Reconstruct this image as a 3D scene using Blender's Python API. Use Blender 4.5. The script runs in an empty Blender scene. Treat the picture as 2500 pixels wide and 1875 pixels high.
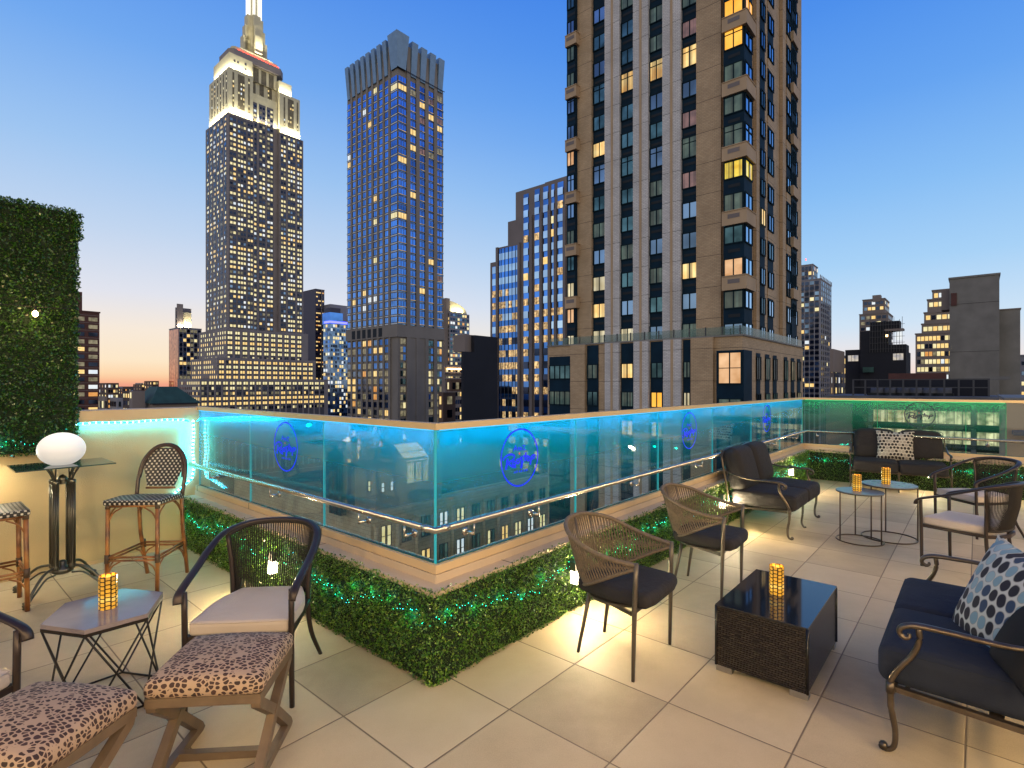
import bpy, math, random
import numpy as np
from mathutils import Vector, Matrix
R = math.radians
rnd = random.Random(11)
scene = bpy.context.scene
COL = scene.collection
# ------------------------------------------------------------------ camera
H = 1.72; F = 1305.0; CX = 1250.0; HY = 940.0
cam = bpy.data.cameras.new('camera'); camo = bpy.data.objects.new('camera', cam); COL.objects.link(camo)
camo.location = (0, 0, H); camo.rotation_euler = (R(90), 0, 0)
cam.sensor_width = 36; cam.lens = 36*F/2500; cam.shift_y = 0.001
cam.clip_start = 0.05; cam.clip_end = 20000
scene.camera = camo
# ------------------------------------------------------------------ render settings, exposure
scene.view_settings.view_transform = 'Standard'; scene.view_settings.look = 'None'
scene.view_settings.exposure = 0.0; scene.view_settings.gamma = 1
scene.render.engine = 'CYCLES'
cy = scene.cycles
cy.use_denoising = True
try: cy.denoiser = 'OPENIMAGEDENOISE'
except Exception: pass
cy.max_bounces = 7; cy.diffuse_bounces = 3; cy.glossy_bounces = 4; cy.transmission_bounces = 4; cy.transparent_max_bounces = 24
cy.sample_clamp_indirect = 4; cy.sample_clamp_direct = 0; cy.caustics_reflective = False; cy.caustics_refractive = False
# ------------------------------------------------------------------ world: dusk sky
SUNAZ = R(-36)
world = bpy.data.worlds.new('World'); scene.world = world; world.use_nodes = True
wn = world.node_tree.nodes; wl = world.node_tree.links; wn.clear()
def srgb(r, g, b):
    f = lambda c: (c/255/12.92) if c/255 <= .04045 else ((c/255+.055)/1.055)**2.4
    return (f(r), f(g), f(b), 1)
def ramp(nodes, stops, interp='LINEAR'):
    n = nodes.new('ShaderNodeValToRGB'); cr = n.color_ramp; cr.interpolation = interp
    while len(cr.elements) > 1: cr.elements.remove(cr.elements[-1])
    cr.elements[0].position = stops[0][0]; cr.elements[0].color = stops[0][1]
    for p, c in stops[1:]:
        e = cr.elements.new(p); e.color = c
    return n
def wmath(op, a, b=None):
    n = wn.new('ShaderNodeMath'); n.operation = op
    for i, v in enumerate((a, b)):
        if v is None: continue
        if isinstance(v, (int, float)): n.inputs[i].default_value = v
        else: wl.new(v, n.inputs[i])
    return n.outputs[0]
tc = wn.new('ShaderNodeTexCoord'); sep = wn.new('ShaderNodeSeparateXYZ'); wl.new(tc.outputs['Generated'], sep.inputs[0])
elev = wmath('MULTIPLY', wmath('ARCSINE', sep.outputs[2]), 180/math.pi/90.0)      # 0..1 = horizon..zenith
# toward the sunset, away from it (the right of the picture) and behind the camera
west = ramp(wn, [(0, srgb(242, 164, 136)), (.004, srgb(250, 186, 146)), (.010, srgb(254, 214, 170)), (.024, srgb(254, 232, 200)), (.055, srgb(248, 234, 218)), (.09, srgb(226, 228, 238)),
                 (.15, srgb(194, 214, 240)), (.22, srgb(160, 198, 241)), (.31, srgb(118, 172, 240)), (.41, srgb(88, 148, 236)), (.6, srgb(60, 106, 192)), (1, srgb(44, 74, 152))])
north = ramp(wn, [(0, srgb(250, 214, 196)), (.025, srgb(240, 230, 228)), (.06, srgb(208, 228, 246)), (.12, srgb(168, 210, 247)), (.19, srgb(136, 190, 245)),
                  (.27, srgb(102, 164, 241)), (.35, srgb(78, 144, 236)), (.41, srgb(66, 132, 232)), (.6, srgb(46, 94, 188)), (1, srgb(40, 72, 152))])
back = ramp(wn, [(0, (.80, .70, .56, 1)), (.08, (1.10, 1.0, .82, 1)), (.24, (.86, .84, .78, 1)), (.45, (.30, .34, .46, 1)), (.7, (.10, .15, .32, 1)), (1, srgb(44, 74, 152))])
for r_ in (west, north, back): wl.new(elev, r_.inputs[0])
def dotdir(az, lo, hi):
    d = wmath('ADD', wmath('MULTIPLY', sep.outputs[0], math.sin(az)), wmath('MULTIPLY', sep.outputs[1], math.cos(az)))
    m = wn.new('ShaderNodeMapRange'); m.interpolation_type = 'SMOOTHSTEP'; wl.new(d, m.inputs[0])
    m.inputs[1].default_value = lo; m.inputs[2].default_value = hi
    return m.outputs[0]
mx1 = wn.new('ShaderNodeMixRGB'); wl.new(dotdir(SUNAZ, .5, 1.02), mx1.inputs[0]); wl.new(north.outputs[0], mx1.inputs[1]); wl.new(west.outputs[0], mx1.inputs[2])
mx2 = wn.new('ShaderNodeMixRGB'); wl.new(dotdir(R(-2), -.55, .25), mx2.inputs[0]); wl.new(back.outputs[0], mx2.inputs[1]); wl.new(mx1.outputs[0], mx2.inputs[2])
bg = wn.new('ShaderNodeBackground'); bg.inputs[1].default_value = 1.0; wl.new(mx2.outputs[0], bg.inputs[0])
wo = wn.new('ShaderNodeOutputWorld'); wl.new(bg.outputs[0], wo.inputs[0])

# ------------------------------------------------------------------ frames
AX, AY = .657, .754; _n = math.hypot(AX, AY); AX /= _n; AY /= _n
BX, BY = -AY, AX
C0 = (-.461, 3.25)
TH = math.atan2(AY, AX)
def W(s, t, z=0): return Vector((C0[0]+s*AX+t*BX, C0[1]+s*AY+t*BY, z))
def K(px): return (px-CX)/F
def along(px, X0, Y0, dx, dy):
    k = K(px); return (k*Y0-X0)/(dx-k*dy)
def zat(py, Y): return H+(HY-py)/F*Y
def fl(px, py, z=0):
    Y = F*(H-z)/(py-HY); return Vector((K(px)*Y, Y, z))
# ------------------------------------------------------------------ materials
MATS = {}
def mat(name):
    m = bpy.data.materials.new(name); m.use_nodes = True; MATS[name] = m
    nt = m.node_tree; b = nt.nodes['Principled BSDF']
    return m, nt.nodes, nt.links, b
def pm(name, col, rough=.6, metal=0, noise=0, nscale=8, bump=0, bscale=60, spec=.5, coord='Object', sheen=0):
    m, n, l, b = mat(name)
    b.inputs['Base Color'].default_value = (*col, 1); b.inputs['Roughness'].default_value = rough
    b.inputs['Metallic'].default_value = metal; b.inputs['Specular IOR Level'].default_value = spec
    if sheen: b.inputs['Sheen Weight'].default_value = sheen
    if noise or bump:
        t = n.new('ShaderNodeTexCoord')
    if noise:
        x = n.new('ShaderNodeTexNoise'); x.inputs['Scale'].default_value = nscale; x.inputs['Detail'].default_value = 6
        l.new(t.outputs[coord], x.inputs[0])
        rp = ramp(n, [(.3, (*[c*(1-noise) for c in col], 1)), (.7, (*[min(1, c*(1+noise)) for c in col], 1))])
        l.new(x.outputs[0], rp.inputs[0]); l.new(rp.outputs[0], b.inputs['Base Color'])
    if bump:
        x = n.new('ShaderNodeTexNoise'); x.inputs['Scale'].default_value = bscale; x.inputs['Detail'].default_value = 4
        l.new(t.outputs[coord], x.inputs[0])
        bp = n.new('ShaderNodeBump'); bp.inputs['Strength'].default_value = bump; bp.inputs['Distance'].default_value = .005
        l.new(x.outputs[0], bp.inputs['Height']); l.new(bp.outputs[0], b.inputs['Normal'])
    return m
def wrinkle(name, scale=6, dist=.012):
    m = MATS[name]; n, l = m.node_tree.nodes, m.node_tree.links; b = n['Principled BSDF']; prev = b.inputs['Normal'].links[0].from_socket if b.inputs['Normal'].links else None
    t = n.new('ShaderNodeTexCoord'); x = n.new('ShaderNodeTexNoise'); x.inputs['Scale'].default_value = scale; x.inputs['Detail'].default_value = 2; x.inputs['Distortion'].default_value = 1.2; l.new(t.outputs['Object'], x.inputs[0])
    bp = n.new('ShaderNodeBump'); bp.inputs['Strength'].default_value = .8; bp.inputs['Distance'].default_value = dist; l.new(x.outputs[0], bp.inputs['Height'])
    if prev: l.new(prev, bp.inputs['Normal'])
    l.new(bp.outputs[0], b.inputs['Normal'])
def em(name, col, strength, base=(.02, .02, .02)):
    m, n, l, b = mat(name)
    b.inputs['Base Color'].default_value = (*base, 1)
    b.inputs['Emission Color'].default_value = (*col, 1); b.inputs['Emission Strength'].default_value = strength
    return m
def math_(n, l, op, a, b=None, c=None):
    x = n.new('ShaderNodeMath'); x.operation = op
    for i, v in enumerate((a, b, c)):
        if v is None: continue
        if isinstance(v, (int, float)): x.inputs[i].default_value = v
        else: l.new(v, x.inputs[i])
    return x.outputs[0]
def litwin(name, c1, c2, strength, scale=.9, stripes=0, contrast=(.3, .75), gloss=True):
    """a lit room behind glass: uneven lamp light, curtains, dark furniture"""
    m, n, l, b = mat(name)
    g = n.new('ShaderNodeNewGeometry'); x = n.new('ShaderNodeTexNoise'); x.inputs['Scale'].default_value = scale; x.inputs['Detail'].default_value = 3
    l.new(g.outputs['Position'], x.inputs[0])
    rp = ramp(n, [(contrast[0], (*c1, 1)), (contrast[1], (*c2, 1))]); l.new(x.outputs[0], rp.inputs[0])
    out = rp.outputs[0]
    if stripes:
        mp = n.new('ShaderNodeMapping'); mp.inputs['Scale'].default_value = (stripes, stripes, .02); l.new(g.outputs['Position'], mp.inputs[0])
        y = n.new('ShaderNodeTexNoise'); y.inputs['Scale'].default_value = 1; y.inputs['Detail'].default_value = 2; l.new(mp.outputs[0], y.inputs[0])
        r2 = ramp(n, [(.4, (.35, .35, .35, 1)), (.62, (1, 1, 1, 1))]); l.new(y.outputs[0], r2.inputs[0])
        mm = n.new('ShaderNodeMixRGB'); mm.blend_type = 'MULTIPLY'; mm.inputs[0].default_value = 1; l.new(out, mm.inputs[1]); l.new(r2.outputs[0], mm.inputs[2]); out = mm.outputs[0]
    l.new(out, b.inputs['Emission Color']); b.inputs['Emission Strength'].default_value = strength
    b.inputs['Base Color'].default_value = (.02, .02, .02, 1); b.inputs['Roughness'].default_value = .06 if gloss else .5
    return m
def glasswin(name, col, rough=.05, scale=.5, var=.5):
    """unlit window: dark glass that mirrors the sky"""
    m, n, l, b = mat(name)
    g = n.new('ShaderNodeNewGeometry'); x = n.new('ShaderNodeTexNoise'); x.inputs['Scale'].default_value = scale; l.new(g.outputs['Position'], x.inputs[0])
    rp = ramp(n, [(.35, (*[c*(1-var) for c in col], 1)), (.65, (*[min(1, c*(1+var)) for c in col], 1))]); l.new(x.outputs[0], rp.inputs[0])
    l.new(rp.outputs[0], b.inputs['Base Color']); b.inputs['Metallic'].default_value = 1; b.inputs['Roughness'].default_value = rough
    return m
def brick(name, c1, c2, mortar, sw=.3, sh=.1, msize=.012, bias=0, rough=.8, stain=.25, joint=None):
    m, n, l, b = mat(name)
    t = n.new('ShaderNodeUVMap')
    x = n.new('ShaderNodeTexBrick'); x.inputs['Scale'].default_value = 1; x.inputs['Brick Width'].default_value = sw; x.inputs['Row Height'].default_value = sh
    x.inputs['Mortar Size'].default_value = msize; x.inputs['Color1'].default_value = (*c1, 1); x.inputs['Color2'].default_value = (*c2, 1); x.inputs['Mortar'].default_value = (*mortar, 1)
    l.new(t.outputs[0], x.inputs[0])
    y = n.new('ShaderNodeTexNoise'); y.inputs['Scale'].default_value = .35; y.inputs['Detail'].default_value = 5; l.new(t.outputs[0], y.inputs[0])
    r2 = ramp(n, [(.3, (1-stain, 1-stain, 1-stain, 1)), (.7, (1, 1, 1, 1))]); l.new(y.outputs[0], r2.inputs[0])
    mm = n.new('ShaderNodeMixRGB'); mm.blend_type = 'MULTIPLY'; mm.inputs[0].default_value = 1; l.new(x.outputs[0], mm.inputs[1]); l.new(r2.outputs[0], mm.inputs[2])
    out = mm.outputs[0]
    if joint:     # storey joints: a dark line every storey
        sp = n.new('ShaderNodeSeparateXYZ'); l.new(t.outputs[0], sp.inputs[0])
        fr = math_(n, l, 'FRACT', math_(n, l, 'ADD', math_(n, l, 'DIVIDE', math_(n, l, 'SUBTRACT', sp.outputs[1], joint[0]), joint[1]), 60.0))
        k = math_(n, l, 'LESS_THAN', fr, .014); m3 = n.new('ShaderNodeMixRGB'); l.new(k, m3.inputs[0]); l.new(out, m3.inputs[1]); m3.inputs[2].default_value = (.03, .025, .02, 1); out = m3.outputs[0]
    l.new(out, b.inputs['Base Color']); b.inputs['Roughness'].default_value = rough
    return m
# ------------------------------------------------------------------ object helpers
def tag(o, label=None, cat=None, group=None, kind=None):
    if label: o['label'] = label
    if cat: o['category'] = cat
    if group: o['group'] = group
    if kind: o['kind'] = kind
    return o
def empty(name, loc=(0, 0, 0), rz=0.0, label=None, cat=None, group=None):
    o = bpy.data.objects.new(name, None); COL.objects.link(o); o.location = loc; o.rotation_euler = (0, 0, rz)
    o.empty_display_size = .1
    return tag(o, label, cat, group)
class MB:
    def __init__(s): s.v = []; s.f = []; s.m = []; s.mats = []; s.sm = []
    def mi(s, m):
        if m is None: return 0
        if m not in s.mats: s.mats.append(m)
        return s.mats.index(m)
    def add(s, vs, fs, m=None, smooth=False):
        b = len(s.v); s.v.extend([tuple(v) for v in vs]); i = s.mi(m)
        for f in fs: s.f.append(tuple(b+k for k in f)); s.m.append(i); s.sm.append(smooth)
        return s
    def box(s, x0, x1, y0, y1, z0, z1, m=None):
        return s.add([(x0, y0, z0), (x1, y0, z0), (x1, y1, z0), (x0, y1, z0), (x0, y0, z1), (x1, y0, z1), (x1, y1, z1), (x0, y1, z1)],
                     [(0, 3, 2, 1), (4, 5, 6, 7), (0, 1, 5, 4), (1, 2, 6, 5), (2, 3, 7, 6), (3, 0, 4, 7)], m)
    def quad(s, a, b, c, d, m=None): return s.add([a, b, c, d], [(0, 1, 2, 3)], m)
    def prism(s, poly, z0, z1, m=None, smooth=False):
        n = len(poly); vs = [(x, y, z0) for x, y in poly]+[(x, y, z1) for x, y in poly]
        return s.add(vs, [tuple(range(n-1, -1, -1)), tuple(range(n, 2*n))]+[(i, (i+1) % n, n+(i+1) % n, n+i) for i in range(n)], m, smooth)
    def tube(s, pts, r, n=8, m=None, closed=False, sub=0, sx=1.0, sy=1.0, cap=True, up=(0, 0, 1), square=False):
        P = [Vector(p) for p in pts]; Rr = list(r) if isinstance(r, (list, tuple)) else [r]*len(P)
        if sub:
            Q = []; RR = []; N = len(P)
            for i in range(N if closed else N-1):
                p0 = P[(i-1) % N] if (closed or i > 0) else P[0]*2-P[1]
                p1 = P[i]; p2 = P[(i+1) % N]; p3 = P[(i+2) % N] if (closed or i+2 < N) else P[-1]*2-P[-2]
                for k in range(sub):
                    t = k/sub
                    Q.append(.5*((2*p1)+(p2-p0)*t+(2*p0-5*p1+4*p2-p3)*t*t+(3*p1-p0-3*p2+p3)*t**3)); RR.append(Rr[i]*(1-t)+Rr[(i+1) % N]*t)
            if not closed: Q.append(P[-1]); RR.append(Rr[-1])
            P, Rr = Q, RR
        N = len(P); vs = []; upv = Vector(up)
        for i in range(N):
            a = P[(i-1) % N] if (closed or i > 0) else P[0]; b = P[(i+1) % N] if (closed or i < N-1) else P[-1]
            T = (b-a); T = T.normalized() if T.length > 1e-9 else Vector((0, 0, 1))
            S = T.cross(upv)
            if S.length < .12:
                S = prev_S - T*prev_S.dot(T) if i > 0 else T.cross(Vector((1, 0, 0)) if abs(T.x) < .9 else Vector((0, 1, 0)))
            S.normalize()
            if i > 0 and S.dot(prev_S) < 0: S = -S
            prev_S = S; U = S.cross(T)
            for k in range(n):
                an = 2*math.pi*(k+(.5 if square else 0))/n
                c, d = math.cos(an), math.sin(an)
                if square: c, d = (1 if c > 0 else -1), (1 if d > 0 else -1)
                vs.append(P[i]+S*(c*Rr[i]*sx)+U*(d*Rr[i]*sy))
        fs = []
        for i in range(N if closed else N-1):
            j = (i+1) % N
            for k in range(n): fs.append((i*n+k, i*n+(k+1) % n, j*n+(k+1) % n, j*n+k))
        if cap and not closed: fs.append(tuple(range(n-1, -1, -1))); fs.append(tuple(range((N-1)*n, N*n)))
        return s.add(vs, fs, m, not square)
    def rod(s, a, b, r, m=None, n=8): return s.tube([a, b], r, n, m)
    def bar(s, a, b, w, h, m=None, up=(0, 0, 1)): return s.tube([a, b], 1, 4, m, sx=w/2, sy=h/2, square=True, up=up)
    def lathe(s, prof, c=(0, 0), n=24, m=None, smooth=True):
        vs = [(c[0]+r*math.cos(2*math.pi*k/n), c[1]+r*math.sin(2*math.pi*k/n), z) for r, z in prof for k in range(n)]
        fs = [(i*n+k, i*n+(k+1) % n, (i+1)*n+(k+1) % n, (i+1)*n+k) for i in range(len(prof)-1) for k in range(n)]
        fs += [tuple(range(n-1, -1, -1)), tuple(range((len(prof)-1)*n, len(prof)*n))]
        return s.add(vs, fs, m, smooth)
    def rbox(s, c, half, r, m=None, n=7, crown=0, xf=None, smooth=True):
        """rounded box (cushions): crown bulges the top"""
        ax = []
        for h in half:
            e = h-r; L = [-h, -h+.3*r, -h+.7*r]+[-e+2*e*k/(n-1) for k in range(n)]+[h-.7*r, h-.3*r, h]; ax.append(L)
        N = len(ax[0]); idx = {}; vs = []
        def vert(i, j, k):
            if (i, j, k) in idx: return idx[(i, j, k)]
            p = (ax[0][i], ax[1][j], ax[2][k]); q = [max(-(half[a]-r), min(half[a]-r, p[a])) for a in range(3)]
            d = Vector([p[a]-q[a] for a in range(3)])
            if d.length > 1e-9:
                mxa = max(abs(d[a]) for a in range(3)); d = d.normalized()*mxa
            v = Vector(q)+d
            if crown:
                fx = 1-(v.x/half[0])**2; fy = 1-(v.y/half[1])**2
                v.z += crown*max(0, fx)**.6*max(0, fy)**.6*(1 if v.z > 0 else -.25)
            if xf: v = xf(v)
            idx[(i, j, k)] = len(vs); vs.append((v.x+c[0], v.y+c[1], v.z+c[2])); return idx[(i, j, k)]
        fs = []
        M = N-1
        for i in range(M):
            for j in range(M):
                fs.append((vert(i, j, M), vert(i+1, j, M), vert(i+1, j+1, M), vert(i, j+1, M)))
                fs.append((vert(i, j, 0), vert(i, j+1, 0), vert(i+1, j+1, 0), vert(i+1, j, 0)))
                fs.append((vert(i, 0, j), vert(i+1, 0, j), vert(i+1, 0, j+1), vert(i, 0, j+1)))
                fs.append((vert(i, M, j), vert(i, M, j+1), vert(i+1, M, j+1), vert(i+1, M, j)))
                fs.append((vert(0, i, j), vert(0, i, j+1), vert(0, i+1, j+1), vert(0, i+1, j)))
                fs.append((vert(M, i, j), vert(M, i+1, j), vert(M, i+1, j+1), vert(M, i, j+1)))
        return s.add(vs, fs, m, smooth)
    def build(s, name, m=None, parent=None, loc=None, rz=0, uv=False, mw=None):
        if m is not None and not s.mats: s.mats = [m]
        me = bpy.data.meshes.new(name); me.from_pydata(s.v, [], s.f)
        for x in s.mats: me.materials.append(MATS[x] if isinstance(x, str) else x)
        me.polygons.foreach_set('material_index', s.m); me.polygons.foreach_set('use_smooth', s.sm)
        if uv and s.f:
            ul = me.uv_layers.new(name='UVMap'); co = s.v; dat = []
            for p in me.polygons:
                nx, ny, nz = abs(p.normal.x), abs(p.normal.y), abs(p.normal.z)
                for vi in p.vertices:
                    x, y, z = co[vi]
                    dat += ((x, y) if nz > nx and nz > ny else ((x, z) if ny > nx else (y, z)))
            ul.data.foreach_set('uv', dat)
        me.update()
        o = bpy.data.objects.new(name, me); COL.objects.link(o)
        if parent: o.parent = parent
        if loc: o.location = loc
        o.rotation_euler = (0, 0, rz)
        return o
def childmap():
    d = {}
    for o in scene.objects:
        if o.parent: d.setdefault(o.parent.name, []).append(o)
    return d
def copy_tree(o, parent=None, kids=None):
    kids = kids or childmap()
    c = o.copy(); COL.objects.link(c); c.parent = parent
    for ch in kids.get(o.name, []): copy_tree(ch, c, kids)
    return c
def lamp(kind, name, loc, energy, color, size=.1, parent=None, **kw):
    d = bpy.data.lights.new(name, kind); d.energy = energy; d.color = color
    if kind == 'AREA':
        d.size = size
        if 'size_y' in kw: d.shape = 'RECTANGLE'; d.size_y = kw['size_y']
    else: d.shadow_soft_size = size
    if kind == 'SPOT': d.spot_size = kw.get('spot', 1.5); d.spot_blend = .6
    o = bpy.data.objects.new(name, d); COL.objects.link(o); o.location = loc
    if 'rot' in kw: o.rotation_euler = kw['rot']
    if parent: o.parent = parent
    return o
# ================================================================== materials used by the city
pm('asphalt', (.05, .05, .055), .9, noise=.3, nscale=.05)
pm('roof_dark', (.035, .04, .045), .9, noise=.4, nscale=.3)
pm('roof_grey', (.14, .14, .15), .9, noise=.3, nscale=.2)
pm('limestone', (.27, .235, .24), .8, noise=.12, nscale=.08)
pm('limestone_lit', (.66, .60, .42), .8, noise=.08, nscale=.3)  # paler copy of the limestone, floodlight put into its colour
pm('strip_lit', (.16, .135, .09), .7, noise=.3, nscale=.6)  # lighter copy of the dark strips, floodlight put into the tone
pm('spandrel_dark', (.085, .08, .10), .4, metal=.2)
pm('stone_tan', (.25, .22, .20), .8, noise=.1, nscale=.1)
pm('stone_brown', (.20, .165, .16), .7, noise=.15, nscale=.15)
pm('crown_panel', (.20, .30, .42), .45, metal=.3, noise=.1, nscale=.4)
pm('navy_panel', (.004, .022, .045), .7, noise=.25, nscale=.6, spec=.15)
pm('frame_navy', (.004, .018, .03), .7, spec=.15)
pm('grille_dark', (.004, .008, .014), .7)
pm('blackwall', (.012, .013, .022), .8, noise=.3, nscale=.1)
pm('greywall', (.23, .215, .20), .85, noise=.16, nscale=.25)
pm('copper_green', (.03, .085, .075), .7, noise=.25, nscale=.4)
pm('sash', (.06, .06, .07), .5)
brick('brick_tan', (.66, .465, .285), (.56, .38, .225), (.40, .29, .19), .42, .14, .018, joint=(8.25, 3.08))
brick('brick_white', (.86, .82, .80), (.72, .68, .68), (.45, .42, .42), .42, .14, .022, joint=(8.25, 3.08))
brick('brick_red', (.16, .055, .045), (.13, .045, .04), (.1, .06, .05), .5, .2, .02)
brick('stone_ashlar', (.66, .55, .36), (.58, .48, .31), (.3, .25, .18), 1.1, .5, .02)
pm('concrete_tan', (.50, .35, .22), .8, noise=.12, nscale=.4)
litwin('lit_yellow', (.9, .52, .14), (1, .80, .36), 1.15, .6)
litwin('lit_pale', (.75, .62, .26), (1, .90, .55), 1.1, .6)
litwin('lit_white', (.7, .8, .9), (1, 1, .95), 1.0, .4)
litwin('lit_dim', (.10, .09, .05), (.42, .36, .22), .8, .8)
litwin('lit_orange', (.8, .30, .06), (1, .56, .18), .9, .5)
litwin('room_warm', (.9, .45, .10), (1, .80, .35), 1.3, .8, stripes=2.2)
litwin('room_yellow', (.7, .42, .02), (1, .85, .12), 1.2, 1.2, stripes=3)
litwin('room_pink', (.10, .06, .07), (.42, .22, .20), .9, .8, stripes=2.4)
litwin('room_amber', (1, .38, .02), (1, .55, .08), 1.25, .7)
litwin('room_pale', (.75, .62, .34), (1, .9, .62), 1.15, .8, stripes=2.6)
litwin('room_dim', (.02, .05, .05), (.10, .15, .12), .9, .9, stripes=2.4)
pm('grey_pier', (.3, .29, .31), .8)
litwin('office_warm', (.16, .07, .02), (1, .66, .28), 1.4, 1.3, stripes=1.0, contrast=(.32, .62))
litwin('office_green', (.12, .13, .05), (.85, .80, .45), 1.5, .9, stripes=1.1, contrast=(.3, .6))
em('lamp_white', (1, .93, .78), 9)
em('lamp_red', (1, .06, .03), 5)
em('lamp_blue', (.05, .05, 1), 9)
em('lamp_warm_far', (1, .62, .25), 9)
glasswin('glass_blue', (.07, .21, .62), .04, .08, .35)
glasswin('glass_left', (.16, .34, .78), .04, .1, .35)  # brighter copy of the blue glass, sunset sky reflection put into its colour
glasswin('glass_sky', (.42, .58, .85), .05, .1, .3)
glasswin('glass_dark', (.03, .045, .09), .08, .1, .6)
glasswin('glass_teal', (.06, .13, .17), .08, .6, .5)
glasswin('glass_bluewin', (.13, .22, .38), .08, .2, .45)
# ================================================================== building helper
class Bld:
    def __init__(s, name, label, px, Y, cat='building', group=None, rz=TH, base=-62):
        s.X0 = K(px)*Y; s.Y0 = Y; s.root = empty(name, (s.X0, s.Y0, 0), rz, label, cat, group); s.rz = rz
        s.ax = (math.cos(rz), math.sin(rz)); s.bx = (-math.sin(rz), math.cos(rz))
        s.parts = {}; s.wins = []; s.base = base; s.cache = {}
    def a(s, px, y=0): X = s.X0+s.bx[0]*y; Y = s.Y0+s.bx[1]*y; return along(px, X, Y, *s.ax)
    def b(s, px, x=0): X = s.X0+s.ax[0]*x; Y = s.Y0+s.ax[1]*x; return along(px, X, Y, *s.bx)
    def Yat(s, x, y): return s.Y0+s.ax[1]*x+s.bx[1]*y
    def z(s, py, x=0, y=0): return zat(py, s.Yat(x, y))
    def mb(s, part): return s.parts.setdefault(part, MB())
    def box(s, part, m, x0, x1, y0, y1, z0, z1): s.mb(part).box(x0, x1, y0, y1, z0, z1, m)
    def one(s, part, m, *bb):      # a part of its own
        s.nseq = getattr(s, 'nseq', 0)+1; s.parts[(part, s.nseq)] = MB().box(*bb, m)
    def one_panel(s, part, m, *aa, **kw):
        s.nseq = getattr(s, 'nseq', 0)+1; s.parts[(part, s.nseq)] = MB(); s.panel((part, s.nseq), m, *aa, **kw)
    def panel(s, part, m, face, c, u0, u1, z0, z1, out=.05):
        mb = s.mb(part)
        if face == 'L': mb.quad((c-out, u1, z0), (c-out, u0, z0), (c-out, u0, z1), (c-out, u1, z1), m)
        else: mb.quad((u0, c-out, z0), (u1, c-out, z0), (u1, c-out, z1), (u0, c-out, z1), m)
    def win(s, face, c, u, z, w, h, m, out=.1, frame=None, nx=1, nz=0, lab=None):
        s.wins.append((face, c-out, u, z, w, h, m, frame, nx, nz, lab))
    def finish(s, nmax=100, wname='window'):
        for k, mb in s.parts.items():
            if mb.v: mb.build(k if isinstance(k, str) else k[0], None, s.root, uv=True)
        def proj(w):
            face, c, u, z, ww, hh = w[:6]
            x, y = (c, u) if face == 'L' else (u, c)
            Yd = s.Yat(x, y); Xd = s.X0+s.ax[0]*x+s.bx[0]*y
            if Yd < 1: return 0
            px = CX+F*Xd/Yd; py = HY-F*(z+hh/2-H)/Yd
            vis = -20 < px < 2520 and -20 < py < 1400
            return ww*hh/Yd**2*(1 if vis else .0001)
        ws = sorted(s.wins, key=proj, reverse=True)
        rest = {}
        def geo(w, mb, fmb, ox=0, oy=0, oz=0, relz=True):
            face, c, u, z, ww, hh, m, fr, nx, nz, lab = w
            if face == 'L': q = lambda a_, b_, d=0: (ox-d, oy-a_, oz+b_)
            else: q = lambda a_, b_, d=0: (ox+a_, oy-d, oz+b_)
            hw = ww/2
            mb.quad(q(-hw, 0), q(hw, 0), q(hw, hh), q(-hw, hh), m)
            if fr:
                t = .055; d = .06
                def br(a0, a1, b0, b1):
                    fmb.add([q(a0, b0), q(a1, b0), q(a1, b1), q(a0, b1), q(a0, b0, d), q(a1, b0, d), q(a1, b1, d), q(a0, b1, d)],
                            [(4, 5, 6, 7), (0, 4, 7, 3), (1, 2, 6, 5), (3, 7, 6, 2), (0, 1, 5, 4)], fr)
                br(-hw-t, -hw+t, -t, hh+t); br(hw-t, hw+t, -t, hh+t); br(-hw, hw, -t, t); br(-hw, hw, hh-t, hh+t)
                for i in range(1, nx):
                    xx = -hw+ww*i/nx; br(xx-.05, xx+.05, 0, hh)
                if nz:
                    br(-hw, hw, hh*nz-.035, hh*nz+.035)
        for i, w in enumerate(ws):
            face, c, u, z, ww, hh, m, fr, nx, nz, lab = w
            loc = (c, u, z) if face == 'L' else (u, c, z)
            if i < nmax:
                key = (face, round(ww, 3), round(hh, 3), m, fr, nx, nz)
                if key not in s.cache:
                    mb = MB(); fm = MB(); geo(w, mb, fm)
                    o = mb.build(wname, None, s.root, loc); fo = None
                    if fr: fo = fm.build('window_frame', None, o)
                    s.cache[key] = (o, fo)
                else:
                    o0, f0 = s.cache[key]
                    o = o0.copy(); COL.objects.link(o); o.location = loc
                    if f0: f = f0.copy(); COL.objects.link(f); f.parent = o
            else:
                r = rest.setdefault('x', (MB(), MB()))
                geo(w, r[0], r[1], *loc)
        for mb, fm in rest.values():
            o = mb.build('windows', None, s.root); o['kind'] = 'stuff'
            if fm.v: f = fm.build('window_frames', None, o); f['kind'] = 'stuff'
        return s.root
def pick(*pairs):
    r = rnd.random()*sum(p for _, p in pairs)
    for m, p in pairs:
        r -= p
        if r <= 0: return m
    return pairs[-1][0]
GROUND = -62
# ---------------------------------------------------------------- ground
g = MB(); g.quad((-6000, -600, GROUND), (6000, -600, GROUND), (6000, 9000, GROUND), (-6000, 9000, GROUND))
tag(g.build('ground', 'asphalt'), kind='structure')

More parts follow.
